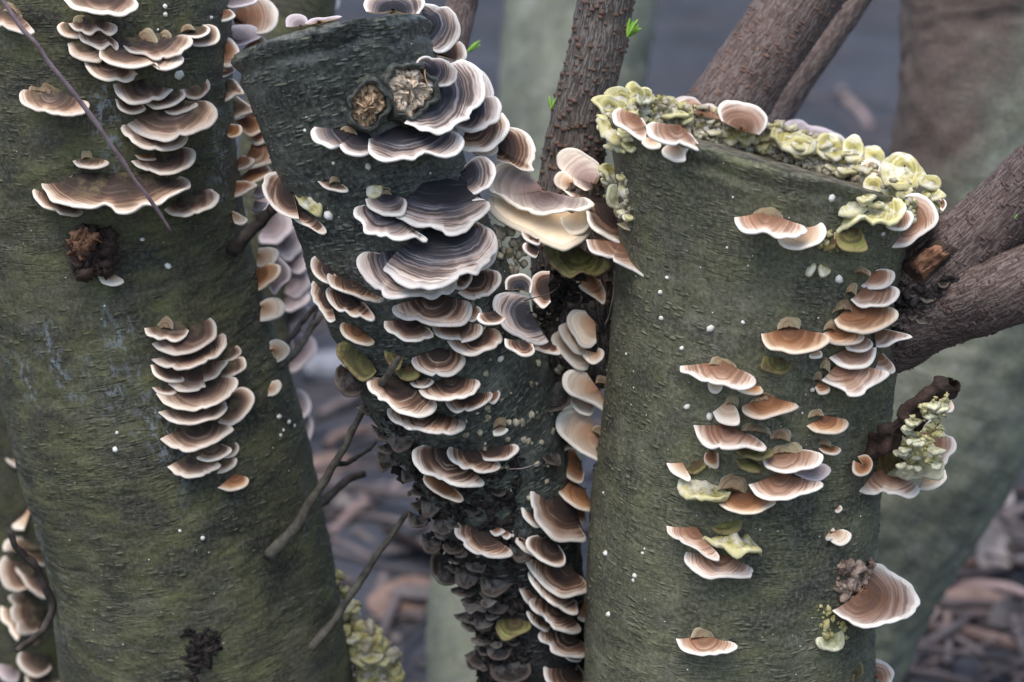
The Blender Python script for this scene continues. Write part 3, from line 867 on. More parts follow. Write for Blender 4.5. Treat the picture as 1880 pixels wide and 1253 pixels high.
# each line: tile kind [options] | attachment (one point or two) | rim | optional hump outlines
CLUSTERS = [
('L', 'top', "in the mossy trunk's top cluster", '''
1 b | 560,-30 | 345,-15 380,15 450,45 560,68 670,80 730,55 755,20 735,-10
1 b | 40,60 | -60,90 0,135 60,155 130,180 190,180 150,125 | 0,60 20,15 60,5 100,20 125,60 110,110
1 b | 480,120 | 378,135 420,170 490,185 540,160 570,175 600,192 635,175 638,145 600,132 | 400,140 405,90 440,65 475,80 490,130
1 b | 400,150 | 345,120 320,140 335,175 370,198 435,202 440,180
1 b | 540,190 | 432,190 450,220 500,240 560,265 600,235 625,250 637,270 640,235 600,200
1 b | 470,240 | 372,235 385,285 420,310 480,322 545,328 560,290
1 b | 640,270 760,280 | 545,285 550,325 610,350 690,368 790,365 850,345 870,380 930,378 990,345 998,310 960,305
1 b | 750,245 900,240 | 655,225 690,280 740,300 800,302 850,325 930,315 1010,285 1048,240 1030,210 980,205 | 730,225 740,175 790,158 830,170 860,220 865,245 | 872,215 875,180 905,165 935,190 930,220
1 b | 1090,190 | 1030,215 1060,245 1120,248 1180,235 1200,200 1190,160 1150,135 1110,140
1 b | 1060,170 | 985,190 1030,202 1090,200 1135,180 1145,155 1120,140 | 990,180 1000,140 1040,135 1070,165
1 b | 600,350 | 462,335 480,375 530,415 620,440 690,443 750,415 762,402 700,385
'''),
('L', 'second', "in the mossy trunk's second cluster", '''
1 b | 280,530 | 130,495 110,515 130,560 190,590 250,612 330,632 430,632 480,600 490,575 470,562 | 160,500 170,475 220,480 235,440 270,425 300,450 340,500 355,560
1 b | 790,480 | 625,455 640,500 680,535 740,552 800,552 880,530 930,500 950,485 | 730,500 750,470 800,458 840,490
1 b | 1060,500 | 1000,490 1020,530 1080,540 1130,510 1150,470 1130,430 1090,423 1050,440 1020,475
1 b | 930,530 | 800,570 840,585 900,580 970,555 1010,515 990,485
1 b | 720,570 | 632,545 650,585 690,612 740,617 790,595 780,575
1 b | 970,575 | 868,590 920,612 980,617 1040,595 1082,570 1060,550
1 b | 850,640 1010,620 | 770,618 705,625 695,650 730,690 800,725 880,750 930,754 990,735 1080,705 1160,665 1185,620 1175,570 1140,545 1100,545
1 b | 830,720 | 690,672 668,690 700,740 760,785 840,808 910,818 990,795 1030,755 1020,735
1 b | 880,870 | 720,888 770,920 840,945 910,952 1000,930 1050,890 1062,850 1045,818 1000,812 950,840
1 o | 800,855 | 740,850 780,870 850,870 830,855
1 b | 480,875 | 400,880 430,905 490,913 550,905 590,880 545,868 | 445,875 455,825 490,825 505,870
'''),
('L', 'wide', "beside the mossy trunk's broken knot", '''
1 b | 400,1050 900,1040 | 255,982 230,1000 250,1050 300,1095 370,1120 450,1130 520,1140 585,1125 630,1165 700,1178 750,1150 790,1120 860,1122 950,1090 1030,1055 1040,1020 1020,990 970,985 | 400,1055 430,1015 500,1020 520,1000 590,990 620,1030 620,1070
1 b | 330,1110 | 205,1022 185,1040 210,1100 270,1150 340,1168 430,1170 465,1145
1 b | 1000,1110 | 890,1130 940,1160 1020,1172 1100,1150 1170,1110 1192,1060 1180,1025 1140,1025 1080,1060
5 c | 490,300 | 435,305 460,330 505,342 545,325 515,305 | 470,302 485,285 505,302
'''),
('L', 'column', "in the mossy trunk's tall column", '''
5 b | 740,545 800,540 | 640,540 660,575 720,590 780,592 820,570 835,548 | 690,545 700,500 730,482 760,510 765,545
5 b | 850,575 | 665,595 700,625 760,645 830,645 900,620 945,575 955,530 930,492 890,490 865,520
5 b | 850,655 | 650,650 690,690 760,715 830,722 900,700 960,660 995,610 990,570 960,555
5 b | 995,655 | 985,690 1030,672 1065,645 1050,615 1015,615 975,640
5 b | 750,720 | 668,700 690,740 750,770 815,765 800,745
5 b | 880,730 | 745,785 800,815 860,818 910,800 900,775 960,750 1005,690 985,680 930,690
5 b | 1000,720 | 970,758 1020,745 1080,715 1083,685 1065,665 1020,680
5 b | 740,800 | 675,800 710,822 760,825 780,810 740,790
5 b | 880,805 | 692,830 730,875 800,900 870,905 940,885 1010,840 1045,790 1040,762 1000,755
5 b | 870,890 | 702,905 750,940 830,960 900,950 970,925 1000,890 995,860
5 b | 1010,900 | 965,955 1020,962 1070,930 1115,870 1118,830 1090,803 1050,805 1010,850
5 b | 870,990 | 710,1020 760,1055 840,1072 900,1055 970,1020 1028,980 1015,965 960,965
5 b | 860,1115 | 742,1150 790,1185 860,1192 930,1175 975,1140 950,1125
5 b | 930,1070 | 840,1100 900,1120 950,1120 1010,1090 1020,1068 985,1050
5 b | 1000,1070 | 990,1110 1040,1095 1055,1060 1030,1035 995,1042
5 b | 990,1130 | 960,1178 1000,1165 1035,1140 1040,1110 1010,1110
5 o | 1040,1205 | 965,1240 1020,1252 1080,1235 1098,1205 1075,1190 1030,1205
'''),
('L', 'side', "on the mossy trunk's shaded flank", '''
14 l | 130,-10 | 60,25 100,40 150,38 220,20 245,0 240,-20
14 p dz=.02 | 120,100 | 150,20 220,0 300,5 340,40 355,90 340,140 300,180 240,185 180,150 120,135
14 l | 110,235 | 95,200 100,155 140,137 200,140 250,165 280,190 240,220 180,245 120,255
14 p | 75,255 | 0,320 40,355 80,365 120,345 140,280 90,210 60,210
14 b | 80,450 | -10,530 30,555 80,548 120,515 165,512 150,480 110,435 60,435
14 b | 120,560 | 25,610 70,640 120,648 160,625 215,602 190,570 130,525
14 o | 190,650 | 120,660 150,700 210,740 280,690 250,640
14 p | 220,820 | 140,930 200,920 270,900 330,880 350,840 330,780 290,740 220,740
14 o | 230,930 | 110,990 170,1010 240,985 320,945 300,905
14 p | 130,1015 | 50,1065 90,1075 140,1070 200,1040 240,1015 190,995 130,995
14 p | 60,60 | 5,90 40,110 90,105 120,80 90,50
14 p dz=.02 | 200,250 | 150,280 200,300 250,290 290,240 260,200 200,200
14 p | 60,400 | 0,400 40,420 90,410 130,380 90,350 40,360
14 p dz=.01 | 210,600 | 170,640 220,660 260,640 250,590 210,570
14 p | 260,720 | 190,760 240,790 300,760 310,710 260,690
14 o | 90,700 | 60,720 100,750 150,730 150,690 100,680
14 p | 140,880 | 90,900 130,930 200,910 220,870 160,850
14 l dz=.02 | 245,1030 | 215,1070 250,1085 285,1070 300,1020
14 l dz=.02 | 235,1105 | 210,1150 250,1158 300,1110
14 c | 105,1170 | 120,1225 160,1230 188,1205 150,1180 110,1160
15 c | 140,290 | 130,335 190,335 225,300 228,262 190,245 140,250
15 o | 130,360 | 85,440 130,450 180,425 235,380 240,335 190,325
15 l | 205,370 | 195,440 215,470 245,430 290,400 290,360 260,320 235,290
15 c | 150,540 | 150,600 200,590 250,570 265,530 240,495 190,488 150,510
15 c | 200,740 | 225,800 270,775 290,740 270,710 230,692 195,705 190,730
15 c | 188,925 | 185,958 225,945 250,910 235,885 205,890
'''),
('K', 'lilac', "stacked behind the mossy trunk", '''
15 l | 150,20 | 110,70 140,75 180,50 215,10 200,-20
15 l | 190,120 | 145,190 150,222 200,222 230,225 265,195 300,165 305,120 280,80 230,70
15 l | 260,200 | 200,240 240,280 290,308 320,275 350,250 378,210 370,160 340,130 310,130
15 l | 280,310 | 260,330 300,360 340,370 375,330 375,285 350,262
15 l | 280,400 | 225,470 270,465 320,485 360,450 388,420 385,380 350,340
15 l | 270,500 | 240,530 290,550 340,530 380,500 380,460 350,450
15 l | 290,560 | 250,590 290,620 330,605 380,560 370,530 320,530
15 l | 320,740 | 290,780 290,840 330,830 370,790 410,740 405,690 370,665 330,660 300,680
15 l | 310,1000 | 310,1060 330,1075 370,1050 388,1010 375,960 340,930 300,930
15 l | 335,1120 | 335,1150 365,1182 390,1140 397,1090 380,1052 350,1065
14 l dz=.05 | 420,100 | 300,170 380,180 470,150 560,110 620,70 680,30 670,-20 560,-20 440,20
14 l dz=.05 | 450,20 | 350,-10 400,20 480,20 560,-5 560,-40
'''),
('F', 'ruffle', "in the mass beside mossy trunk's foot", '''
16 b | 105,170 | 85,80 55,75 20,95 0,135 15,190 55,240 110,270
16 c | 150,440 | 150,350 125,390 100,430 65,480 65,530 110,540
16 b | 200,640 | 100,575 40,590 25,640 60,640 110,650 150,690 210,710
16 b | 160,740 | 70,650 20,670 5,720 25,800 70,830 120,820
16 b | 200,770 | 60,690 80,730 110,780 150,830 215,860 225,800
16 b | 160,920 | 80,820 20,840 0,900 15,970 50,1020 80,1060
16 b | 200,920 | 90,830 45,860 55,940 75,1000 110,1030 180,1020
16 c | 190,1070 | 180,1020 120,1025 85,1070 90,1110 130,1100
16 b | 220,1130 | 90,1110 85,1160 130,1210 180,1225 235,1190 230,1160
16 b | 230,1230 | 120,1220 130,1260 180,1280 280,1260 290,1240
16 l | 60,1190 | 0,1130 -20,1180 20,1240 80,1250 90,1200
'''),
('M', 'crown', "behind the leaning stump's sawn top", '''
2 g dz=.03 | 840,75 | 705,65 692,20 720,-20 800,-40 900,-40 980,-10 995,30 970,75
2 g dz=.02 | 980,120 | 985,20 1060,30 1130,35 1170,90 1190,150 1170,210 1110,260 1060,272 1030,250
2 k dz=.02 | 1060,270 | 1050,285 1120,300 1180,315 1210,290 1200,240 1180,215
2 l dz=.05 | 370,140 | 295,140 300,95 340,75 390,90 405,125
2 l dz=.05 | 460,120 | 390,125 430,98 500,93 560,85 580,90
'''),
('M', 'fans', "around the two cut branch scars", '''
2 g dz=-.012 | 985,355 | 955,345 985,300 1040,290 1100,305 1160,350 1165,400 1130,435 1080,442 1020,440
2 g g=.9 | 1000,490 | 1140,320 1200,310 1260,340 1310,400 1310,480 1275,550 1220,590 1220,605 1150,635 1130,665 1070,685 1000,665 940,645 897,632
2 g dz=.01 | 1150,470 | 1240,340 1300,360 1340,420 1355,470 1340,510 1280,540
2 g g=.9 | 1180,560 | 1330,490 1370,500 1392,560 1370,610 1320,635 1240,660 1180,645 1150,635
2 k g=.9 | 1230,640 | 1400,570 1430,620 1420,670 1370,720 1320,755 1250,757 1190,750 1195,700
2 c dz=.005 | 1310,735 | 1240,770 1280,790 1340,788 1370,770 1372,735
2 k dz=.01 | 1380,760 | 1430,655 1480,665 1530,700 1560,760 1565,800 1540,840 1555,870 1500,870 1440,840 1370,820
2 g | 600,690 700,690 | 445,638 428,660 450,710 500,740 530,758 565,745 600,770 650,785 690,785 730,775 770,760 | 560,680 590,650 630,655 655,690
2 g | 800,680 1020,690 | 715,720 715,780 740,805 790,828 850,820 900,812 960,820 1020,790 1060,800 1110,805 1160,785 1195,740 1190,705 1150,675 1110,680
2 g g=.9 | 1200,890 | 1057,935 1085,965 1140,985 1200,997 1280,985 1330,955 1362,880 1345,830 1300,803 1250,815 1200,860
2 b | 540,940 | 455,930 500,960 560,975 605,975 605,960 570,938 | 515,940 530,895 560,900 568,935
'''),
('M', 'tiers', "in the leaning stump's middle tiers", '''
2 g | 790,1110 | 690,1050 645,1065 645,1100 690,1140 700,1185 760,1210 830,1225 900,1222 950,1210 1000,1232 1012,1215 950,1185
2 g | 800,1010 | 700,1020 720,1060 780,1090 840,1100 890,1090 905,1060 905,1020 860,1005 | 765,1005 780,955 815,955 835,1000
2 g | 970,1030 1200,1030 | 880,1060 850,1110 890,1130 940,1155 1020,1170 1090,1175 1110,1200 1150,1205 1210,1185 1260,1130 1320,1080 1328,1050 1300,1030 1240,1030
6 k | 930,130 | 1000,5 1050,40 1100,80 1128,140 1110,210 1060,260 1020,285
6 g dz=-.002 | 700,190 950,180 | 500,225 480,240 490,275 540,310 580,350 640,380 700,375 760,382 830,360 890,330 940,295 1000,300 1030,250 1080,200 1110,150 1105,90 1060,45 1020,40
6 g | 620,270 | 465,205 400,190 355,215 350,255 370,305 420,360 480,390 510,425 580,438 680,425 760,438 810,405 850,412 890,375 890,350
6 k | 960,105 | 840,115 860,150 920,155 975,130 985,100 1000,40
6 k | 940,330 | 885,350 890,382 935,380 970,340 970,305 940,305
6 k | 980,360 | 885,400 940,430 1000,443 1060,420 1120,370 1132,320 1110,285 1060,275 1010,290
6 k | 760,480 | 590,460 545,480 550,510 610,540 700,560 770,580 850,588 920,580 960,540 973,490 955,452 920,455
6 p | 985,520 | 945,560 985,560 1020,520 1005,490 975,490
6 k | 640,590 | 495,570 500,605 550,645 620,675 690,675 750,655 763,640 740,610
6 k | 900,610 | 760,595 770,630 830,655 910,660 915,675 970,665 1020,630 1030,595 1010,577 970,580
6 k | 1000,660 | 840,670 870,705 920,730 970,738 1040,715 1110,690 1135,650 1120,610 1080,590
'''),
('M', 'flank', "on the leaning stump's open flank", '''
2 k | 335,1000 | 310,930 260,885 200,895 172,935 190,1010 240,1070 300,1100 360,1120
2 k | 390,1090 | 300,1100 360,1130 420,1165 470,1195 497,1180 470,1140 430,1110
6 k | 205,290 | 150,200 105,220 97,265 120,310 170,350 205,355 225,310
6 k | 330,370 | 260,295 200,305 185,330 210,375 270,408 350,425 430,450 485,450 480,420 420,390
6 k | 290,430 | 210,380 180,400 185,440 220,490 290,530 360,550 430,557 438,535 410,500 380,460
6 k | 200,440 | 170,335 105,350 85,400 100,450 150,510 195,565 225,555
6 o | 350,610 | 290,560 260,580 270,620 310,660 370,685 430,685 437,670 390,630
6 v | 420,780 | 300,670 240,690 235,740 270,790 310,830 370,885 420,870 450,840
6 v | 620,820 | 550,830 580,870 620,885 670,870 680,840 650,800
6 v | 560,750 | 510,690 500,730 520,790 570,830 600,760
6 d | 340,860 | 260,800 230,840 235,910 280,960 340,975 390,930
2 y | 390,1010 | 340,980 360,1030 410,1080 445,1100 460,1050 440,960 400,950
2 y | 745,950 | 710,990 740,1005 775,970 770,900 730,900 715,950
'''),
('M', 'lower', "in the leaning stump's lower tiers", '''
6 k | 790,765 | 650,760 648,785 690,820 750,850 820,852 880,840 930,790 935,755 910,730 870,730 850,750
6 k | 700,888 | 635,905 670,920 720,922 760,895 730,880
6 k | 860,915 | 682,935 710,965 780,985 850,990 930,978 985,955 1012,910 1000,885 960,880
6 k | 980,1000 | 825,1000 850,1035 890,1060 940,1055 1010,1040 1060,1010 1085,965 1060,955
6 p | 1085,975 | 1065,1010 1100,1010 1125,965 1105,940 1075,945
6 k | 570,950 | 440,875 405,890 410,930 460,980 510,1000 550,1040 620,1065 690,1078 750,1060 778,1020 760,985 700,975
6 k | 700,1100 | 520,1015 515,1050 550,1100 620,1140 680,1140 740,1160 810,1172 880,1160 930,1130 930,1100 890,1090
10 k | 680,230 | 560,142 515,165 508,205 550,265 620,300 680,325 750,333 825,325 828,300 770,280
10 o | 650,340 | 560,280 555,310 600,355 660,385 720,407 735,395 680,340
10 k | 790,210 | 710,142 672,160 675,195 720,235 790,265 860,272 905,250 900,230
10 k | 870,175 | 755,165 780,195 850,215 930,208 985,180 995,155 970,140 930,155 820,155
10 k | 850,590 | 740,490 705,515 710,560 760,620 820,655 890,667 960,660 965,640 920,610
10 c | 910,70 | 878,78 885,95 920,90 945,70 915,60 | 880,70 880,10 910,-5 935,20 935,60
10 p | 890,540 | 862,545 890,565 930,545 910,530
10 p | 940,552 | 910,560 940,580 960,560 930,545
'''),
('M', 'dead', "on the leaning stump's rotten foot", '''
10 d | 690,720 | 640,640 600,660 590,710 610,770 650,795 700,790 720,740
10 d | 660,500 | 620,470 600,520 640,560 690,540 700,490
10 v | 975,965 | 900,940 890,1000 930,1045 1000,1020 1045,990 1040,930
10 d | 960,1170 | 860,1170 880,1230 950,1253 1040,1220 1050,1150
10 d | 770,740 | 710,720 700,780 750,810 800,770 790,720
10 d | 890,780 | 820,760 830,830 880,850 930,820 970,780
10 d | 420,190 | 340,170 340,220 360,270 410,240 455,215 420,165
10 d | 490,270 | 450,260 460,310 510,290 520,240
10 d | 590,590 | 545,560 560,640 620,640 640,580
10 d | 900,880 | 850,860 860,920 920,930 960,880
10 d | 830,950 | 790,930 800,1000 860,1010 880,950
10 d | 900,1090 | 850,1060 860,1130 930,1140 970,1080
10 d | 830,1050 | 810,1030 815,1120 870,1120 870,1060
11 d | 400,150 | 335,95 340,160 370,230 420,230 460,200 450,90
11 d | 390,400 | 340,370 360,410 400,440 430,430 420,390
11 d | 270,740 | 235,690 245,760 270,800 310,790 310,740
10 d | 800,690 | 740,680 760,720 820,730 840,680
10 d | 720,620 | 690,600 700,660 750,660 760,610
10 d | 600,420 | 540,400 560,470 620,450 650,400
10 d | 540,480 | 480,450 500,520 560,510 580,460
10 d | 360,80 | 310,50 340,110 400,130 420,70
10 d | 440,100 | 380,110 420,170 480,150 500,110
'''),
('M', 'clasp', "under the large pale junction clump", '''
7 g dz=-.045 | 335,950 | 330,850 240,825 160,840 145,890 165,950 200,1010 260,1050 330,1085 400,1102 440,1085 400,1070
7 g dz=-.045 | 280,815 | 205,810 210,760 250,732 310,732 345,770 340,830
7 k dz=-.04 | 440,800 | 445,712 380,720 345,770 338,830 370,870 410,910 450,880
7 k dz=-.04 | 140,935 | 60,940 55,970 100,998 170,998 200,970
7 k dz=-.04 | 300,1100 | 200,1080 210,1120 260,1150 320,1170 355,1150 350,1110
7 k dz=-.04 | 420,1100 | 320,1120 370,1130 430,1150 500,1155 490,1120
7 k dz=-.04 | 380,590 | 330,545 305,570 320,605 370,632 385,600
7 k dz=-.04 | 370,540 | 290,490 320,530 385,560 390,530
'''),
('R', 'junction', "in the junction clump between stumps", '''
7 q dz=-.006 | 430,300 | 355,265 345,190 290,150 215,122 140,150 105,215 125,280 180,302 250,350 330,380 410,398 500,385 590,380 650,360 682,340 640,305 580,305
7 u dz=.006 | 420,350 | 115,300 120,370 200,440 300,490 400,540 515,598 600,560 665,490 640,420
7 u dz=-.004 | 600,390 | 505,420 520,470 570,500 630,485 665,440 668,375
7 k | 740,350 860,450 | 530,262 570,305 640,345 655,440 700,490 790,530 870,560 960,585 1000,608 1027,578 980,545 920,510
7 p | 780,550 900,620 | 650,530 670,590 740,625 830,660 900,690 960,725 1015,748 1010,720 960,680 900,640
7 q dz=-.003 | 700,255 | 645,275 590,240 545,190 500,145 500,90 545,55 600,52 660,90 715,130 720,175
7 c dz=.004 | 570,235 | 525,270 480,240 468,205 490,170 530,168 565,200
7 v | 600,610 | 430,560 420,620 470,690 560,740 620,715 700,720 770,690 750,650
7 o | 660,740 | 580,740 620,800 690,850 740,890 750,840 720,760
7 h | 865,440 | 810,450 850,470 910,480 920,430 890,400 840,415
18 y | 130,500 | 70,460 110,445 160,480 195,510 190,540 150,550 110,520
18 y | 190,575 | 165,560 190,535 215,560 215,600 180,605
18 y | 120,685 | 90,650 130,650 160,690 130,720 100,700
18 w | 150,610 | 110,560 100,640 150,660 200,650 200,590 150,560
'''),
('R', 'cream', "in the stack below junction clump", '''
7 c | 690,1000 | 640,930 580,925 550,960 555,1010 590,1060 620,1110 670,1120 700,1100
7 c dz=.006 | 610,1070 | 540,990 508,1010 520,1060 560,1120 610,1160 650,1165
7 c dz=.008 | 620,1140 | 500,1035 470,1065 480,1120 530,1180 600,1235 650,1243 665,1210
7 c dz=-.004 | 700,1165 | 620,1135 625,1160 680,1210 730,1190 738,1150 710,1130
11 c | 565,165 | 530,90 480,78 450,95 445,135 470,170 520,190 560,205 605,235 605,205 580,170 | 560,130 570,100 600,110 600,135
11 c dz=.006 | 530,200 | 450,150 460,190 500,235 540,245 557,220
11 c | 560,340 | 540,250 500,228 440,240 420,270 425,310 460,350 520,395 570,420 625,452 633,435 600,390 580,350 | 545,310 560,290 580,295 590,340
11 k dz=.01 | 450,345 | 410,290 385,340 385,370 430,385 460,375
11 o dz=.004 | 500,430 | 480,378 440,375 420,400 430,450 470,490 505,502 515,470
11 o dz=.004 | 510,540 | 430,450 408,470 415,520 450,560 500,595 543,605 540,570 520,530
11 o dz=.008 | 500,600 | 440,560 460,610 490,645 520,652 522,620
'''),
('M', 'wedge', "in the column wedged between stumps", '''
11 k dz=-0.002 | 460,580 | 385,450 340,470 318,530 325,600 360,670 410,720 460,725 520,720 505,690 480,640
11 k dz=0.006 | 365,600 | 310,548 288,580 295,630 330,665 358,670
11 k dz=0.008 | 350,680 | 270,600 243,640 250,690 280,740 325,775 360,760
11 k dz=-0.007 | 400,745 | 340,702 305,715 310,750 360,795 400,815 438,810 440,780 420,740
11 k dz=-0.004 | 450,830 | 310,775 300,800 340,850 390,900 440,930 500,920 533,905 520,870 490,840
11 k dz=-0.002 | 430,905 | 320,825 310,850 330,890 380,940 440,980 488,992 490,950
11 k dz=0.004 | 335,900 | 300,842 275,860 280,910 310,960 345,960
11 k dz=-0.002 | 420,975 | 330,930 315,950 340,985 390,1030 450,1060 500,1060 505,1040 470,1010
11 k dz=0.002 | 380,1025 | 315,965 308,990 330,1030 380,1060 390,1040
11 p dz=-0.008 | 515,975 | 470,995 510,1020 535,1015 538,960 540,930 520,930
11 k dz=-0.002 | 460,1080 | 365,1050 350,1075 380,1120 440,1150 500,1155 537,1145 530,1115 490,1090
11 p dz=0.000 | 480,1150 | 440,1150 470,1170 500,1172 510,1155
11 k dz=-0.002 | 480,1220 | 420,1150 380,1170 370,1210 380,1253 430,1280 510,1270 520,1230 490,1180
'''),
('R', 'rim', "along the upright stump's cut top", '''
18 p f=1 | 240,205 | 160,160 127,185 145,240 200,270 250,310 290,320 300,270 270,215
18 c f=1 | 325,318 | 280,310 275,335 310,360 360,358 368,335
18 p f=1 | 450,265 | 330,232 300,250 310,290 360,325 430,345 500,350 560,375 562,345 520,290 | 440,275 460,250 510,250 520,290
18 c f=1 | 445,352 | 400,350 375,370 385,400 430,423 485,422 490,385 520,360
18 p dz=-.005 | 570,215 | 420,125 480,97 540,100 590,130 650,145 690,190 690,220
18 p dz=-.025 | 770,285 | 680,225 665,165 690,125 740,118 810,135 870,155 910,200 905,250 870,290
18 l dz=.05 | 1150,340 | 985,260 1030,220 1080,225 1130,255 1200,265 1290,300 1310,330
18 l dz=.05 | 1440,395 | 1390,360 1440,350 1490,390 1510,420
18 p g=1.0 | 1620,750 | 1420,840 1450,860 1550,862 1620,855 1690,800 1760,750 1772,700 1740,640 1680,600 1620,605 1585,630
18 p dz=-.008 | 1555,740 | 1500,755 1560,775 1610,768 1645,720 1635,685 1610,680
18 p | 1800,640 | 1785,630 1800,620 1815,650 1800,680 1785,670
'''),
('R', 'yellow', "in the upright stump's top crust", '''
18 y | 1060,345 | 940,320 950,270 1000,255 1080,270 1140,300 1165,345 1140,390 1080,400
18 y dz=-.008 | 1080,365 | 1000,340 1020,305 1070,300 1120,315 1150,355 1120,390 1050,385
18 y dz=-.002 | 1230,385 | 1170,360 1190,300 1240,293 1290,310 1300,350 1280,400 1220,410
18 y | 1345,395 | 1300,370 1310,320 1350,297 1385,320 1390,380 1370,420 1320,420
18 y dz=.01 | 1440,430 | 1395,420 1420,365 1470,365 1500,410 1490,440
18 y dz=-.01 | 1600,480 | 1500,490 1510,440 1560,400 1610,395 1650,430 1700,480 1710,530 1650,555 1590,550 1530,530
18 y | 1740,550 | 1690,540 1710,500 1770,505 1790,540 1760,570
18 y | 1745,600 | 1700,590 1740,565 1790,590 1800,610 1760,625 1710,615
18 y dz=.003 | 1740,670 | 1700,630 1760,620 1800,660 1790,710 1840,700 1800,730 1750,730
18 y | 1390,630 | 1260,745 1300,755 1400,752 1500,745 1580,720 1605,680 1590,635 1540,618 1470,640
18 y | 1350,640 | 1290,690 1350,700 1420,660 1400,600 1360,585 1310,640
18 y dz=-.004 | 1445,560 | 1410,550 1430,515 1470,520 1495,560 1460,595 1420,590
18 v | 1330,780 | 1260,780 1260,830 1300,880 1410,880 1400,820 1380,770
18 v | 1225,820 | 1180,850 1200,880 1250,860 1250,810 1200,810
18 y dz=-.01 | 110,160 | 40,125 70,105 130,115 200,140 150,190 80,200
18 y dz=-.01 | 170,115 | 105,80 130,60 190,80 230,120 190,140
18 y dz=-.01 | 250,120 | 210,60 230,28 265,40 290,80 270,130
18 y dz=-.01 | 300,120 | 275,70 300,60 320,80 310,120
18 y dz=.004 | 140,260 | 60,200 80,250 130,320 180,330 230,320 200,270
18 y dz=.01 | 400,150 | 340,160 350,110 400,105 440,130 500,150 520,190 440,190
18 c | 1430,460 | 1380,470 1400,430 1440,425 1480,450 1460,500 1410,500
'''),
('R', 'single', "growing apart on the upright stump", '''
18 p | 900,715 | 745,715 750,745 790,785 850,790 900,780 960,808 1010,800 1060,800 1110,775 1090,755 1020,745 | 835,725 850,670 900,645 950,655 985,700 990,740
18 c | 1080,795 | 960,815 980,855 1040,875 1110,865 1170,840 1197,790 1180,750 1140,738 1100,745
8 o | 710,765 | 565,780 575,815 610,850 660,850 710,862 760,865 830,855 880,835 917,795 880,770 800,755 | 650,755 660,700 700,675 745,685 768,720 760,755
12 p | 190,1090 | 85,1090 110,1125 160,1150 210,1155 270,1145 312,1118 290,1100 230,1095 | 140,1085 160,1050 195,1045 225,1060 230,1090
12 c | 680,688 | 660,700 665,718 700,735 730,720 738,695 710,680 690,682
12 c | 660,690 | 672,712 648,712 645,680 660,663 680,685
12 c | 690,600 | 680,605 692,612 705,600 695,587
12 o | 640,262 | 575,290 610,308 660,313 710,305 732,280 715,262 670,262 | 580,260 590,225 620,220 640,255
12 o | 650,368 | 620,375 650,390 685,393 700,375 670,362 | 615,360 630,330 660,345 665,370
8 v | 660,920 | 580,890 570,950 620,980 690,980 740,920 700,880 620,870
8 c | 850,875 | 820,870 825,895 875,890 865,855
8 y | 800,430 | 785,440 800,455 825,425 815,400
8 y | 895,440 | 875,430 890,465 925,435 905,395 880,400
'''),
('R', 'stack', "stacked under the forked limb", '''
8 p | 1150,480 | 1070,505 1100,530 1160,538 1220,525 1255,490 1250,455 1210,440 1160,445 1140,460 | 1035,465 1040,410 1075,375 1100,420 1135,450 1130,475
8 p | 1090,565 | 1030,600 1080,635 1160,637 1230,625 1280,580 1280,545 1240,528 1180,540 | 1005,560 1010,510 1040,490 1065,510 1060,575
8 o | 1040,655 | 945,705 970,735 1030,755 1110,765 1190,750 1270,700 1280,660 1240,633 1180,640 | 935,670 950,590 980,560 1020,580 1040,660
8 p | 1150,775 | 1165,845 1220,840 1270,815 1340,800 1335,785 1280,770 1210,755
8 p dz=-.004 | 1070,805 | 1000,825 1020,855 1070,868 1120,858 1147,830 1130,805
8 o | 970,760 | 890,770 920,810 1000,825 1080,810 1100,775 1040,755 | 890,760 900,720 925,690 950,710 950,760
8 p | 1040,870 | 925,895 950,920 1000,945 1060,952 1120,940 1155,900 1165,850
8 p dz=.004 | 1170,900 | 1150,950 1210,965 1240,980 1262,965 1255,940 1240,920 1200,880
8 p | 970,970 | 880,1020 940,1045 1000,1075 1015,1100 1060,1112 1100,1095 1140,1050 1225,1000 1220,975 1150,960 | 870,960 890,890 920,910 920,980
8 o | 875,1035 | 845,1055 870,1085 910,1080 920,1055 890,1035 | 835,1020 840,975 870,965 885,1030
'''),
('R', 'cluster', "in the upright stump's big cluster", '''
8 p | 360,955 | 140,945 145,975 200,985 250,1020 320,1030 370,1030 420,1055 480,1050 520,1030 527,1000 480,970 420,950 | 290,940 320,885 365,877 410,900 435,965
8 o dz=.003 | 500,1035 | 420,1060 480,1085 540,1090 570,1075 545,1035
8 c | 320,1035 | 285,1035 300,1070 330,1078 360,1050
8 c | 400,1140 | 310,1185 340,1230 400,1250 445,1245 445,1200 420,1150 380,1150 | 375,1150 400,1085 445,1095 440,1160
8 o | 580,1120 | 465,1155 470,1185 520,1210 580,1213 650,1195 730,1165 752,1145 700,1130 | 500,1140 560,1080 620,1090 650,1130
12 p | 280,310 | 152,285 170,325 210,355 280,362 350,358 410,375 420,355 370,325 330,315 | 330,310 350,265 390,280 430,290 440,325
12 p | 480,395 | 410,420 430,450 480,462 540,455 610,435 632,400 600,385 560,380 | 430,400 450,350 520,345 555,370 550,395 | 440,340 440,310 470,295 510,315 510,350
12 l | 585,450 | 515,465 560,485 610,490 650,475 663,455 640,437 600,440
12 p | 470,490 | 358,510 380,540 430,562 500,560 570,545 630,520 620,500 560,490
12 o | 330,550 | 235,570 270,600 330,618 390,615 440,590 450,570 400,555 | 240,530 250,470 280,435 320,430 360,470 345,545
12 c | 110,440 | 50,430 70,460 100,480 130,495 137,480 115,450
12 v dz=.002 | 150,425 | 85,420 110,380 150,375 190,400 195,440 150,470 110,460
12 y | 190,490 | 100,500 130,545 190,558 260,555 285,540 240,515
12 v | 370,370 | 300,375 340,395 400,410 445,390 430,370
12 v | 370,425 | 310,415 340,445 390,455 410,440
12 o | 215,395 | 200,375 190,410 200,430 230,445 242,430 237,375
'''),
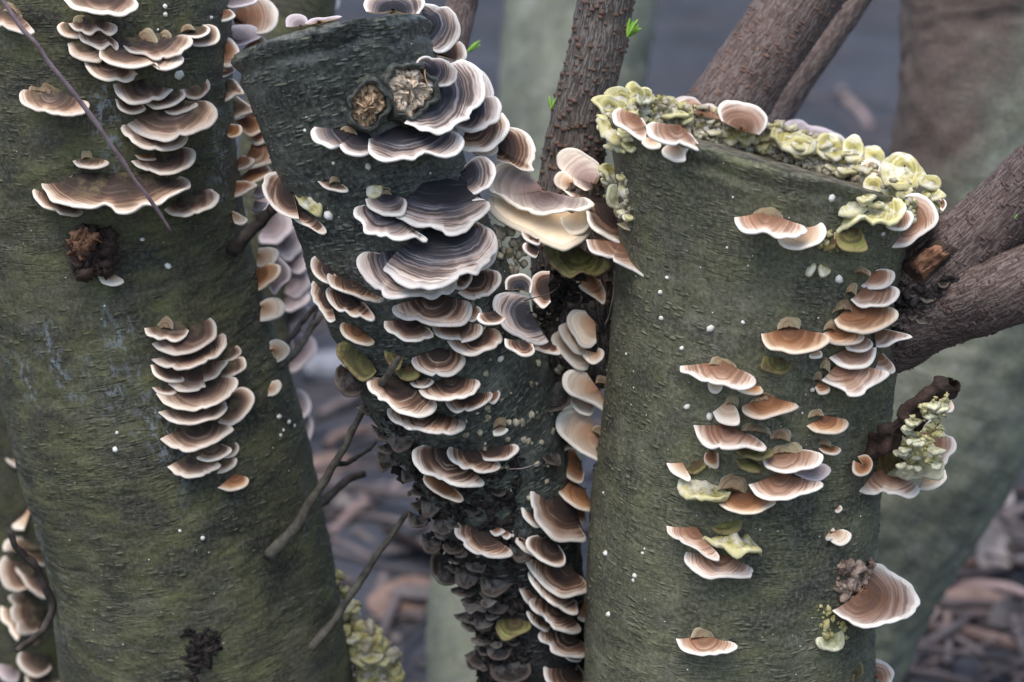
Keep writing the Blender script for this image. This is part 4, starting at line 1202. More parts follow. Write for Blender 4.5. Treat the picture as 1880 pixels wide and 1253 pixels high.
('R', 'pair', "below the upright stump's big cluster", '''
12 v dz=.004 | 255,630 | 190,640 230,680 290,690 320,670 320,635 280,610
12 y | 270,690 | 170,690 200,720 270,745 340,762 395,755 405,735 390,715 330,700
12 p | 160,690 | 50,670 60,700 110,730 160,750 200,785 250,797 245,775 210,740 180,700
12 p dz=.004 | 250,775 | 125,755 118,790 150,825 200,850 270,848 340,850 370,850 372,825 330,800 280,785
'''),
('R', 'edge', "on the edge below the bark shard", '''
12 p dz=-.004 g=1.1 | 765,935 | 670,985 700,1010 760,1040 820,1048 890,1030 960,1005 1000,960 990,920 950,880 890,840 830,815 795,820
12 p | 830,1240 | 770,1220 790,1175 830,1163 880,1185 902,1215 890,1260
12 v | 750,1220 | 720,1200 750,1135 775,1170 785,1220 750,1250
12 w | 665,1075 | 615,1080 620,1115 650,1125 700,1125 715,1080 690,1040 640,1050
'''),
('R', 'shard', "clasping the lichen-covered bark shard", '''
13 p dz=-.03 | 330,450 | 150,495 200,530 270,545 340,540 390,553 420,530 410,505 360,485
13 p dz=-.004 | 440,350 | 425,310 460,268 500,275 520,320 555,335 565,370 540,410 510,440 460,440
13 c dz=-.02 | 455,475 | 425,530 480,520 520,490 520,455
13 v dz=-.034 | 370,430 | 290,480 250,440 240,380 260,335 310,330 370,345 400,370
13 w dz=-.038 | 400,410 | 290,440 330,470 400,480 480,480 510,450 500,400 440,340
13 o dz=-.012 | 215,440 | 180,420 180,460 205,475 235,465 250,430 230,400 195,405
13 c dz=-.016 | 522,185 | 500,170 510,220 540,235 553,215 535,180
'''),
]

UPS = {'top': .3, 'second': .3, 'column': .45, 'tiers': .4, 'lower': .4, 'stack': .3, 'cluster': .12, 'wedge': .08, 'wide': .2, 'pair': .1, 'single': .06}
def parse():
    for key, cname, place, txt in CLUSTERS:
        for line in txt.strip().splitlines():
            f = [p.strip() for p in line.split('|')]
            hd = f[0].split()
            ox, oy, s = TILE[int(hd[0])]
            kind = hd[1]
            opt = dict(h.split('=') for h in hd[2:])
            P = lambda q: np.array([[ox + float(a) * s, oy + float(b) * s] for a, b in (w.split(',') for w in q.split())])
            A = P(f[1])
            bracket(P(f[2]), A if len(A) == 2 else A[0], key, kind, cname, [P(h) for h in f[3:]], float(opt.get('dz', 0)), front='f' in opt, up=UPS.get(cname, 0.0) if 'up' not in opt else float(opt['up']), g=float(opt['g']) if 'g' in opt else None)
parse()

ORD = ['topmost', 'second', 'third', 'fourth', 'fifth', 'sixth', 'seventh', 'eighth', 'ninth', 'tenth', 'eleventh', 'twelfth', 'thirteenth', 'fourteenth', 'fifteenth',
       'sixteenth', 'seventeenth', 'eighteenth', 'nineteenth', 'twentieth', 'twenty-first', 'twenty-second', 'twenty-third', 'twenty-fourth', 'twenty-fifth']
def label_brackets():
    place = {c[1]: c[2] for c in CLUSTERS}
    for cname, pl in place.items():
        by = {}
        for r in [b for b in BRACKETS if b[1] == cname]:
            sz = 'tiny ' if r[4] < 28 else ('large ' if r[4] > 150 else '')
            by.setdefault(sz + r[5], []).append(r)
        for d, lst in by.items():
            lst.sort(key=lambda r: -r[3][2])
            for i, r in enumerate(lst):
                if len(lst) == 1: lab = f'the only {d} bracket {pl}'
                elif i == len(lst) - 1: lab = f'lowest {d} bracket {pl}'
                elif i == 0: lab = f'topmost {d} bracket {pl}'
                else: lab = f'{d} bracket, {ORD[i]} from top {pl}'
                r[0]['label'] = lab
                r[0]['group'] = 'bracket fungi ' + pl
label_brackets()

# ---------------------------------------------------------------- small growth and wear on the trunks
def ico():
    t = (1 + 5 ** .5) / 2
    v = np.array([[-1, t, 0], [1, t, 0], [-1, -t, 0], [1, -t, 0], [0, -1, t], [0, 1, t], [0, -1, -t], [0, 1, -t], [t, 0, -1], [t, 0, 1], [-t, 0, -1], [-t, 0, 1]]) / math.sqrt(1 + t * t)
    f = [(0, 11, 5), (0, 5, 1), (0, 1, 7), (0, 7, 10), (0, 10, 11), (1, 5, 9), (5, 11, 4), (11, 10, 2), (10, 7, 6), (7, 1, 8), (3, 9, 4), (3, 4, 2), (3, 2, 6), (3, 6, 8), (3, 8, 9), (4, 9, 5), (2, 4, 11), (6, 2, 10), (8, 6, 7), (9, 8, 1)]
    return v, f
def ico2():
    v, f = ico(); v = [np.array(x) for x in v]; cache = {}; nf = []
    def mid(a, b):
        k = (min(a, b), max(a, b))
        if k not in cache:
            q = (v[a] + v[b]) / 2; v.append(q / np.linalg.norm(q)); cache[k] = len(v) - 1
        return cache[k]
    for a, b, c in f:
        x, y, z = mid(a, b), mid(b, c), mid(c, a)
        nf += [(a, x, z), (x, b, y), (z, y, c), (x, y, z)]
    return np.array(v), nf
ICO1, ICO2 = ico(), ico2()

def in_poly(p, poly):
    x, y = p; c = False; j = len(poly) - 1
    for i in range(len(poly)):
        xi, yi = poly[i]; xj, yj = poly[j]
        if (yi > y) != (yj > y) and x < (xj - xi) * (y - yi) / (yj - yi) + xi: c = not c
        j = i
    return c

def sample_poly(poly, n, rg):
    P = np.array(poly, float); out = []
    lo, hi = P.min(0), P.max(0)
    while len(out) < n:
        q = lo + (hi - lo) * rg.random(2)
        if in_poly(q, poly): out.append(q)
    return out

def lumps(name, key, pts, size, mat, parent, seed=1, rough=0.3, squash=(1, 1, 1), sub=1, lift=0.0):
    rg = np.random.default_rng(seed)
    bv, bf = ICO2 if rough > .25 else ICO1
    V, F = [], []
    base = np.array(parent.location)
    for q in pts:
        D, hit = surf(q[0], q[1], key)
        p = pt(q[0], q[1], D - lift)
        s = rg.uniform(*size) * (q[2] if len(q) > 2 else 1)
        k0 = rg.random() * 50
        d = bv * (1 + rough * vnoise(bv[:, 0] * 1.7 + k0, bv[:, 1] * 1.7, bv[:, 2] * 1.7, seed)[:, None] + (rough * 0.9 * vnoise(bv[:, 0] * 4.5 + k0, bv[:, 1] * 4.5, bv[:, 2] * 4.5, seed + 1)[:, None] if rough > .25 else 0))
        d = d * np.array(squash) * rg.uniform(0.75, 1.3, 3) * s
        a = rg.random() * 6.28; ca, sa = math.cos(a), math.sin(a)
        d = d @ np.array([[ca, 0, sa], [0, 1, 0], [-sa, 0, ca]])
        o = len(V)
        V += list(p + d); F += [tuple(i + o for i in f) for f in bf]
    ob = mesh_obj(name, np.array(V), F, mat, parent, loc=base)
    ob['kind'] = 'stuff'
    return ob

def flakes(name, key, poly, n, size, kind, parent, seed, dz=(-.004, .004)):
    """heaped old caps too small and broken to tell apart, joined"""
    rg = np.random.default_rng(seed)
    V, F, UV, RD = [], [], [], []
    base = np.array(parent.location)
    for c in sample_poly(poly, n, rg):
        w = rg.uniform(*size); a0 = rg.uniform(-0.6, 0.6)
        k = 6; an = np.linspace(math.pi + 0.2, -0.2, k) + a0
        rim = np.stack([c[0] + np.cos(an) * w * rg.uniform(.7, 1.15, k), c[1] + np.abs(np.sin(an)) * w * rg.uniform(.4, 1.0, k)], 1)
        COUNT[0] += 1
        G3, uv, rad, _, _, _ = bracket_geometry(rim, c, key, kind, COUNT[0], rg.uniform(*dz), nmax=22)
        fs = sum(pieces(G3), [])
        o = sum(len(v) for v in V)
        V.append(G3.reshape(-1, 3)); UV.append(uv.reshape(-1, 2)); RD.append(rad.reshape(-1))
        F += [tuple(i + o for i in f) for f in fs]
    ob = mesh_obj(name, np.vstack(V), F, MAT[kind], parent, np.vstack(UV), np.concatenate(RD), loc=base)
    ob['kind'] = 'stuff'
    return ob

rg = np.random.default_rng(99)
# rotten foot of the leaning stump
FOOT = [(690, 735), (760, 800), (800, 850), (960, 830), (950, 950), (970, 1253), (880, 1253), (862, 1100), (790, 1000), (770, 930), (720, 850)]
EDGE = [(680, 720), (740, 790), (790, 860), (800, 950), (850, 1020), (900, 1090), (920, 1253), (880, 1253), (855, 1110), (810, 1060), (785, 990), (765, 900), (710, 820), (660, 740)]
flakes('rotten_crust', 'M', FOOT, 20, (6, 18), 'd', leaning, 5)
flakes('rotten_crust', 'M', EDGE, 32, (9, 26), 'd', leaning, 6, (-.012, .006))
lumps('rotten_debris', 'M', sample_poly(FOOT, 380, rg), (0.0007, 0.0026), MAT['debris'], leaning, 7, 0.9)
lumps('pale_crumbs', 'M', sample_poly([(830, 560), (1080, 540), (1060, 800), (960, 960), (830, 820), (880, 700)], 90, rg), (0.0006, 0.0020), MAT['crumb'], leaning, 8, 0.4)
lumps('pale_crumbs', 'M', sample_poly([(910, 420), (965, 420), (975, 500), (920, 500)], 26, rg), (0.0010, 0.0035), MAT['crumb'], leaning, 18, 0.4)
lumps('dark_debris', 'R', sample_poly([(1020, 480), (1090, 520), (1085, 552), (1010, 552)], 40, rg), (0.0008, 0.0026), MAT['debris'], upright, 19, 0.9)
lumps('dark_debris', 'M', sample_poly([(985, 540), (1050, 525), (1020, 600), (990, 600)], 55, rg), (0.0008, 0.0026), MAT['debris'], leaning, 29, 0.9)

# crumbly crust on the sloping top
TOPP = [(1100, 190), (1150, 165), (1250, 190), (1400, 215), (1500, 250), (1600, 300), (1690, 350), (1725, 395), (1690, 400), (1590, 325), (1450, 283), (1250, 232), (1130, 230)]
EDGEP = [(1200, 205), (1275, 222), (1400, 244), (1450, 262), (1560, 296), (1610, 322), (1600, 338), (1450, 290), (1280, 246), (1200, 226)]
flakes('yellow_flakes', 'R', TOPP, 60, (7, 17), 'y', upright, 51, (-.006, .0))
flakes('yellow_flakes', 'R', [(1100, 200), (1140, 230), (1190, 255), (1170, 280), (1120, 262)], 16, (7, 15), 'y', upright, 52, (-.004, .002))
flakes('yellow_flakes', 'R', [(1640, 350), (1700, 350), (1735, 400), (1690, 415), (1600, 370), (1560, 380), (1580, 350)], 26, (8, 18), 'y', upright, 53, (-.006, .002))
flakes('yellow_flakes', 'R', [(1108, 310), (1150, 320), (1160, 400), (1120, 400)], 10, (6, 12), 'y', upright, 54, (-.003, .002))
lumps('pale_crust', 'R', sample_poly(TOPP, 420, rg), (0.0007, 0.0022), MAT['crumb'], upright, 9, 0.6)
lumps('pale_crust', 'R', [(x_, y_ + 7) for x_, y_ in sample_poly(EDGEP, 420, rg)], (0.0007, 0.0021), MAT['crumb'], upright, 12, 0.6)
lumps('white_crust', 'R', sample_poly(EDGEP, 160, rg), (0.0005, 0.0017), MAT['speck'], upright, 13, 0.5)
lumps('yellow_crust', 'R', sample_poly(TOPP, 160, rg), (0.0008, 0.0026), MAT['crumb_y'], upright, 10, 0.6)
lumps('pale_crust', 'R', sample_poly([(1108, 310), (1150, 320), (1160, 400), (1120, 400)], 50, rg), (0.0006, 0.0020), MAT['crumb'], upright, 15, 0.6)
lumps('green_crust', 'R', sample_poly([(1505, 425), (1545, 420), (1540, 465), (1500, 450)], 22, rg), (0.0007, 0.0022), MAT['crumb_y'], upright, 16, 0.6)
lumps('green_crust', 'R', sample_poly([(1500, 1110), (1545, 1120), (1555, 1190), (1510, 1180)], 24, rg), (0.0007, 0.0022), MAT['crumb_y'], upright, 17, 0.6)
lumps('brown_crust', 'R', sample_poly([(1540, 1035), (1600, 1030), (1605, 1090), (1560, 1100), (1535, 1080)], 60, rg), (0.0010, 0.0032), plain_material('brown_crumbs', S(92, 70, 58), S(176, 152, 132), 140), upright, 20, 0.8)
lumps('yellow_crust', 'L', sample_poly([(603, 1040), (625, 1060), (660, 1140), (720, 1180), (735, 1253), (660, 1253), (640, 1180)], 60, rg), (0.0015, 0.0045), MAT['crumb_y'], mossy, 21, 0.6)
flakes('yellow_flakes', 'L', [(600, 1040), (625, 1060), (660, 1140), (715, 1180), (735, 1253), (660, 1253), (640, 1180)], 34, (10, 24), 'y', mossy, 55, (-.006, .012))
lumps('pale_crust', 'L', sample_poly([(650, 1130), (720, 1180), (735, 1253), (670, 1253)], 40, rg), (0.0020, 0.0050), MAT['crumb'], mossy, 22, 0.4)
# little pale fungus buds and specks dotted over the bark
SPL = [(308, 489, 2), (261, 440, 2), (215, 795, 1.6), (212, 826, 1.6), (372, 988, 1.5), (192, 562, 1), (330, 975, 1), (303, 12, 1.4), (303, 27, 1.4), (387, 33, 1), (328, 138, 2.4), (290, 55, 1), (530, 775, 2), (512, 765, 2), (520, 790, 1.6), (515, 800, 1.4), (540, 782, 1.5)]
SPM = [(603, 396, 3), (676, 306, 2.2), (560, 240, 1), (612, 300, 1), (790, 318, 1.2), (875, 640, 2.6), (918, 660, 2)]
SPR = [(1527, 364, 2.4), (1484, 303, 2.4), (1540, 513, 2.3), (1305, 603, 2.4), (1252, 640, 1.6), (1364, 592, 1.6), (1215, 585, 1.4), (1262, 747, 2.4), (1303, 858, 1.4), (1492, 716, 1.6), (1303, 765, 2.2), (1118, 1128, 2.2), (1112, 1016, 1.8), (1166, 1058, 2), (1163, 1066, 1.6), (1180, 1016, 1.4), (1183, 1008, 1), (1108, 905, 1), (1213, 537, 1.8), (1225, 510, 1), (1150, 650, 1), (1335, 455, 1), (1620, 430, 1.4)]
for key, par, lst, poly, n in (('L', mossy, SPL, [(10, 60), (400, 60), (450, 400), (560, 800), (600, 1200), (140, 1240), (60, 800)], 80),
                               ('M', leaning, SPM, [(440, 110), (780, 60), (880, 300), (960, 620), (700, 640), (600, 420)], 60),
                               ('R', upright, SPR, [(1130, 260), (1580, 340), (1640, 640), (1590, 1240), (1090, 1240), (1110, 700)], 100)):
    extra = [(*q, rg.uniform(0.2, 0.6) ** 1.3) for q in sample_poly(poly, n, rg)]
    lumps('pale_specks', key, lst + extra, (0.0007, 0.0011), MAT['speck'], par, 30 + n, 0.2)

# sawn-off branch scars on the leaning stump, broken knot on the mossy trunk
def normal_at(px, py, key):
    D, _ = surf(px, py, key)
    p = pt(px, py, D)
    a = pt(px + 8, py, surf(px + 8, py, key)[0]); b = pt(px, py + 8, surf(px, py + 8, key)[0])
    n = np.cross(a - p, b - p); n /= np.linalg.norm(n)
    if n @ (CAM - p) < 0: n = -n
    return p, n

def scar(px, py, rx, ry, key, parent, face_mat, seed, prot=0.006, facing=0.4, tilt=0.0):
    p, n = normal_at(px, py, key)
    tocam = (CAM - p) / np.linalg.norm(CAM - p)
    n = n * (1 - facing) + tocam * facing + UPV * tilt; n /= np.linalg.norm(n)
    e1 = RGT - n * (n @ RGT); e1 /= np.linalg.norm(e1); e2 = np.cross(n, e1)
    m = 1.2 / FPX; k = 44
    th = np.linspace(0, 2 * math.pi, k, endpoint=False)
    wob = 1 + 0.22 * fbm(np.cos(th) * 1.6, np.sin(th) * 1.6, seed, seed)
    ring = lambda f, h, amp=0.0: p + (e1[None] * (np.cos(th) * rx * m * f * wob)[:, None] + e2[None] * (np.sin(th) * ry * m * f * wob)[:, None]) + n[None] * (h + amp * fbm(np.cos(th) * 3, np.sin(th) * 3, f * 5, seed))[:, None]
    base = np.array(parent.location)
    col = [ring(1.6, -0.008), ring(1.42, -0.001, .001), ring(1.28, prot * .6, .002), ring(1.18, prot * .95, .002), ring(1.07, prot * 1.08, .0016), ring(0.98, prot * .85, .001), ring(0.95, prot * .4)]
    Vc = np.vstack(col)
    uvc = np.stack([np.tile(th * rx * m, len(col)), np.repeat(np.arange(len(col)) * 0.003, k)], 1)
    o = mesh_obj('branch_scar', Vc, grid_faces(len(col), k, True), MAT['bark_dark'], parent, uvc, loc=base)
    fs = [0.97, .9, .8, .7, .6, .5, .4, .3, .2, .1, .02]
    face = [ring(f, prot * .62 + 0.002 * (f < .5), 0.0036) for f in fs]
    Vf = np.vstack(face)
    uvf = np.concatenate([np.stack([.5 + .5 * f * np.cos(th), .5 + .5 * f * np.sin(th)], 1) for f in fs])
    mesh_obj('wood_face', Vf, grid_faces(len(fs), k, True), face_mat, o, uvf, loc=base)
scar(671, 192, 32, 34, 'M', leaning, MAT['endgrain_dark'], 3, 0.007, 0.55)
scar(744, 164, 42, 45, 'M', leaning, MAT['endgrain'], 4, 0.008, 0.45, 0.1)

def knot():
    p, n = normal_at(168, 462, 'L')
    base = np.array(mossy.location); m = 1.24 / FPX
    v, f = ICO2
    s = v.copy(); r = 1 + 0.34 * fbm(v[:, 0] * 2.8, v[:, 1] * 2.8, v[:, 2] * 2.8, 8)
    V = p + (s * r[:, None]) * np.array([34, 30, 38]) * m
    o = mesh_obj('broken_knot', V, f, MAT['dark_wood'], mossy, loc=base)
    rgk = np.random.default_rng(5)
    lumps('charred_bark', 'L', sample_poly([(135, 425), (200, 430), (208, 490), (150, 505), (128, 470)], 60, rgk), (0.0015, 0.0048), MAT['dark_wood'], mossy, 61, 1.0, lift=0.007)
    lumps('broken_wood', 'L', sample_poly([(134, 426), (172, 428), (168, 455), (140, 478)], 34, rgk), (0.0010, 0.0034), MAT['orange_wood'], mossy, 62, 1.1, (0.6, 1, 1.3), lift=0.0125)
knot()
lumps('bark_gash', 'L', sample_poly([(338, 1150), (356, 1150), (362, 1253), (348, 1253)], 30, rg) + sample_poly([(362, 1160), (400, 1155), (398, 1200), (368, 1215)], 36, rg), (0.0012, 0.0034), MAT['debris'], mossy, 63, 0.9, (0.7, 0.5, 1.5), lift=-0.0005)

# torn scar with orange wood where the forked limb leaves the upright stump
def torn_scar():
    base = np.array(fork.location)
    BVH['T'] = BVHTree.FromPolygons([Vector(v) for v in np.vstack([ta[0].reshape(-1, 3)])], grid_faces(ta[0].shape[0], ta[0].shape[1]))
    TRUNK_R['T'] = 0.025
    cs = np.array([(1660, 486), (1712, 444), (1750, 462), (1694, 518)], float)
    nu, nv = 16, 22
    def grid(cs, lift, amp, sd):
        V = []
        for i in range(nu):
            for j in range(nv):
                u, v = i / (nu - 1), j / (nv - 1)
                q = cs[0] * (1 - u) * (1 - v) + cs[3] * u * (1 - v) + cs[2] * u * v + cs[1] * (1 - u) * v
                q = q + 1.5 * np.array([vnoise(i * .9, j * .3, sd, sd), vnoise(i * .3, j * .8, sd + 4, sd)])
                D = surf(q[0], q[1], 'T')[0]
                e = min(u, 1 - u, v, 1 - v) * 6
                V.append(pt(q[0], q[1], D - lift * min(1, e) - amp * vnoise(i * 1.1, j * .16, sd, sd) * min(1, e)))
        return np.array(V)
    c0 = cs.mean(0)
    collar = c0 + (cs - c0) * 1.26
    o = mesh_obj('torn_scar', grid(collar, 0.003, 0.003, 31), grid_faces(nu, nv), MAT['dark_wood'], fork, loc=base)
    mesh_obj('wood_face', grid(cs, 0.0062, 0.0026, 33), grid_faces(nu, nv), MAT['orange_wood'], o, loc=base)
torn_scar()
lumps('bark_folds', 'T', sample_poly([(1650, 520), (1700, 525), (1760, 500), (1740, 560), (1680, 620), (1640, 640), (1640, 560)], 130, rg), (0.0008, 0.0030), plain_material('fork_bark_crumbs', S(34, 29, 28), S(70, 61, 58), 140), fork, 41, 1.0, (1, 1, .7))
flakes('bark_folds', 'T', [(1650, 530), (1700, 525), (1745, 510), (1725, 560), (1680, 610), (1645, 630), (1640, 560)], 22, (8, 20), 'd', fork, 56, (-.002, .003))

# broken bark shard
shard = empty('bark_shard', at(1590, 830, 1.15), 'jagged brown bark shard with pale lichen sticking out of the upright stump', 'bark')
_, ts = limb_part([(1752, 703, 1.125, 13), (1735, 712, 1.128, 18), (1705, 730, 1.13, 17), (1670, 762, 1.135, 24), (1640, 790, 1.14, 21), (1612, 812, 1.15, 22), (1585, 832, 1.17, 22)], shard, MAT['dark_wood'], 50, 22, 'stub', 19, False, 0.002, 0.55, key='H')
flakes('lichen_flakes', 'H', [(1660, 775), (1700, 740), (1740, 715), (1740, 735), (1690, 775), (1665, 800)], 18, (6, 13), 'w', shard, 57, (-.006, -.001))
flakes('lichen_flakes', 'H', [(1680, 790), (1725, 820), (1725, 860), (1660, 860), (1640, 830)], 14, (6, 14), 'w', shard, 58, (-.016, -.006))
lumps('lichen_crumbs', 'H', sample_poly([(1660, 775), (1700, 740), (1740, 715), (1740, 735), (1720, 850), (1665, 850)], 60, rg), (0.0006, 0.0020), MAT['crumb_y'], shard, 43, 0.7, lift=0.006)

# ---------------------------------------------------------------- twigs
def twig(rows, mat, label=None, parent=None, name='bare_twig', group=None, n=40, seg=10, seed=3, bend=0.0):
    ax = []
    for px, py, Y, hw in rows:
        p = at(px, py, Y); D = (p - CAM) @ FWD
        ax.append([*p, hw * 0.78 * D / FPX])
    rt = np.random.default_rng(seed)
    dn = catmull(np.array(ax), max(5, len(ax) * 3))           # crooked between the traced points, thicker at the nodes
    dn[1:-1, :3] += rt.normal(0, 1, (len(dn) - 2, 3)) * np.minimum(dn[1:-1, 3:4] * 0.2, 0.0004)
    dn[1:-1, 3] *= rt.choice([0.95, 0.98, 1.0, 1.14], len(dn) - 2)
    V, F, uv, fr = tube(dn, n, seg, seed=seed, lump=0.12, ridge=0.0002)
    flat = V.reshape(-1, 3)
    tips = np.array([fr[0][0], fr[0][-1]]); o = len(flat)
    F = F + [(j + 1, j, o) for j in range(seg)] + [((n - 1) * (seg + 1) + j, (n - 1) * (seg + 1) + j + 1, o + 1) for j in range(seg)]
    flat = np.vstack([flat, tips]); uv = np.vstack([uv.reshape(-1, 2), [[0, 0], [0, 0]]])
    if parent is not None:
        return mesh_obj('twig', flat, F, mat, parent, uv, loc=np.array(parent.location))
    ob = mesh_obj(name, flat, F, mat, None, uv, loc=flat[:len(flat) - 2].mean(0))
    return tag(ob, label, 'twig', group)

twig([(-20, -30, 1.15, 5), (60, 75, 1.15, 5.5), (160, 205, 1.155, 5), (235, 310, 1.16, 4.5), (285, 380, 1.165, 4), (314, 426, 1.17, 4)], plain_material('lilac_twig', S(104, 86, 90), S(134, 116, 116), 60), 'long thin lilac-brown twig hanging diagonally across the mossy trunk')
twig([(512, 372, 1.24, 12), (480, 405, 1.24, 14), (450, 435, 1.23, 15), (425, 460, 1.24, 16)], MAT['twig'], parent=mossy, seed=5)
twig([(598, 570, 1.32, 5), (570, 605, 1.31, 7), (548, 640, 1.29, 8), (515, 672, 1.26, 10), (470, 705, 1.24, 13)], MAT['twig_green'], parent=mossy, seed=6)
twig([(582, 560, 1.33, 6), (556, 590, 1.32, 7), (530, 625, 1.30, 8), (500, 655, 1.29, 8)], MAT['twig'], parent=mossy, seed=7)
twig([(672, 745, 1.22, 8), (648, 790, 1.22, 8), (610, 860, 1.22, 10), (565, 930, 1.215, 12), (535, 975, 1.21, 13), (495, 1022, 1.21, 17)], MAT['twig_green'], parent=mossy, seed=8)
twig([(748, 940, 1.24, 6), (700, 1010, 1.235, 8), (650, 1085, 1.23, 9), (605, 1150, 1.22, 10), (570, 1192, 1.215, 11)], MAT['twig_green'], parent=mossy, seed=9)
twig([(670, 870, 1.3, 9), (640, 880, 1.3, 10), (600, 915, 1.28, 10), (560, 950, 1.25, 10)], MAT['twig'], parent=mossy, seed=10)
twig([(17, 975, 1.22, 6), (30, 1005, 1.22, 8), (60, 1035, 1.225, 9), (85, 1075, 1.23, 9), (95, 1120, 1.23, 9), (75, 1160, 1.22, 8), (30, 1195, 1.20, 8)], MAT['twig'], parent=mossy, seed=11)
twig([(735, 655, 1.145, 6), (722, 672, 1.145, 7), (712, 690, 1.15, 8), (700, 705, 1.16, 9)], MAT['twig_green'], parent=leaning, seed=12, n=16)
twig([(680, 750, 1.2, 10), (668, 725, 1.2, 9), (655, 700, 1.2, 7), (640, 690, 1.2, 5)], MAT['twig'], parent=leaning, seed=13, n=16)
twig([(1128, 498, 1.13, 1.4), (1126, 540, 1.125, 1.4), (1118, 580, 1.125, 1.4), (1110, 598, 1.125, 1.4)], MAT['twig'], 'hair-thin dark fibre dangling on the upright stump under the junction clump', seed=14, n=16, seg=6, name='fibre')
twig([(962, 553, 1.13, 2.2), (985, 546, 1.13, 2.2), (1008, 540, 1.13, 1.8), (1025, 527, 1.135, 1.2)], MAT['twig'], 'short dark sliver lying across the small clump below the junction', seed=15, n=16, seg=6, name='sliver')
twig([(935, 862, 1.14, 1.6), (960, 860, 1.14, 1.6), (995, 850, 1.145, 1.4)], MAT['twig_grey'], 'short pale sliver on the rotten foot of the leaning stump', seed=16, n=12, seg=6, name='sliver')

twig([(690, 812, 1.25, 4), (668, 832, 1.24, 5), (640, 850, 1.23, 6), (618, 852, 1.22, 6)], MAT['twig'], parent=mossy, seed=21, n=18)
twig([(700, 770, 1.23, 4), (685, 760, 1.22, 5), (668, 752, 1.22, 6)], MAT['twig'], parent=mossy, seed=22, n=14)
twig([(600, 520, 1.34, 4), (585, 560, 1.33, 4), (570, 600, 1.315, 5)], MAT['twig'], parent=mossy, seed=23, n=14)
# fresh green buds
def bud(px, py, key_Y, blades, size, parent, lean):
    c = at(px, py, key_Y); m = key_Y / FPX
    V, F = [], []
    rgb = np.random.default_rng(int(px))
    for b_ in range(blades):
        a = math.radians(lean + rgb.uniform(-28, 28) * (blades > 1)); L = size * m * rgb.uniform(.6, 1.0); w = L * 0.11
        d = RGT * math.sin(a) + UPV * math.cos(a) - FWD * rgb.uniform(-.3, .3); s = np.cross(d, FWD); s /= np.linalg.norm(s)
        o = len(V)
        for t, k in ((0, .5), (.35, 1), (.7, .8), (1, .05)):
            q = c + d * L * t - UPV * L * .1 * t * t
            V += [q - s * w * k, q - FWD * w * .5 * k, q + s * w * k, q + FWD * w * .4 * k]
        for r in range(3):
            for j in range(4):
                F.append((o + r * 4 + j, o + r * 4 + (j + 1) % 4, o + r * 4 + 4 + (j + 1) % 4, o + r * 4 + 4 + j))
    mesh_obj('bud', np.array(V), F, MAT['leaf_bud'], parent, loc=np.array(parent.location))
bud(1152, 68, 1.25, 9, 48, shoot, 28)
bud(1012, 200, 1.25, 2, 32, shoot, 2)
bud(858, 96, 1.36, 2, 36, shoot5, 30)
bud(1862, 402, 1.11, 2, 16, fork, 55)

# ---------------------------------------------------------------- litter on the ground
def ground_twig(a, b, hw, mat, label, seed, lift=0.006, group=None):
    p, q = at_ground(*a), at_ground(*b)
    mid = (p + q) / 2 + np.array([0, 0, lift])
    D = (mid - CAM) @ FWD; r = hw * D / FPX
    jit = np.random.default_rng(seed).uniform(-.012, .012, 3) * np.array([1, 1, .3])
    ax = [[*(p + [0, 0, r]), r], [*(p * .65 + q * .35 + [0, 0, r + lift] + jit), r * 1.05], [*(p * .3 + q * .7 + [0, 0, r + lift]), r * .95], [*(q + [0, 0, r]), r * .8]]
    V, F, uv, fr = tube(ax, 18, 9, seed=seed, lump=.1, ridge=.0004)
    ob = mesh_obj('fallen_twig', V.reshape(-1, 3), F, mat, None, uv.reshape(-1, 2), loc=V.reshape(-1, 3).mean(0))
    return tag(ob, label, 'twig', group)

def leaf_mesh(rgl, L, w):
    nu, nv = 9, 6
    V = []
    cu, cv = rgl.uniform(-.8, .8), rgl.uniform(.2, .9)
    for i in range(nu):
        t = i / (nu - 1)
        hw = w * math.sin(math.pi * (0.06 + .9 * t)) ** .8
        for j in range(nv):
            s = j / (nv - 1) * 2 - 1
            V.append([(t - .5) * L, s * hw, .10 * L * cu * (t - .5) ** 2 * 2 + cv * .35 * abs(s) ** 1.6 * hw + .03 * L * rgl.uniform(-.3, .3)])
    return np.array(V), grid_faces(nu, nv)

def ground_leaf(px, py, Lpx, mat, label, seed, rot, tilt=25, lift=0.01):
    rgl = np.random.default_rng(seed)
    c = at_ground(px, py) + [0, 0, lift]; D = (c - CAM) @ FWD
    L = Lpx * D / FPX
    V, F = leaf_mesh(rgl, L, L * .3)
    V2 = np.vstack([V, V - [0, 0, .0006]]); n = len(V)
    F2 = F + [tuple(i + n for i in f[::-1]) for f in F]
    ob = mesh_obj('dead_leaf', V2, F2, mat)
    ob.location = tuple(c); ob.rotation_euler = (math.radians(tilt), math.radians(rgl.uniform(-15, 15)), math.radians(rot))
    return tag(ob, label, 'leaf')

PINK, GREYT, BRN = plain_material('pink_brown_twig', S(120, 100, 95), S(154, 134, 128), 40), MAT['twig_grey'], plain_material('brown_twig', S(92, 74, 67), S(124, 104, 96), 40)
ground_twig((1640, 1252), (1742, 1105), 13, PINK, 'stout pale fallen twig at the foot of the grey-green trunk', 1)
ground_twig((1715, 1168), (1890, 1215), 14, BRN, 'stout brown fallen twig crossing the litter beside the grey-green trunk', 2)
ground_twig((1725, 1085), (1890, 1105), 11, PINK, 'straight reddish twig in litter above the stout brown one', 3)
ground_twig((1722, 1110), (1712, 1260), 8, BRN, 'thin brown twig lying endwise in the litter by the grey-green trunk', 4)
ground_twig((1785, 1008), (1890, 945), 13, GREYT, 'pale grey fallen twig sloping up behind the grey-green trunk', 5)
ground_twig((1740, 1045), (1885, 1050), 8, BRN, 'slim brown twig lying level below the pale grey twig', 6)
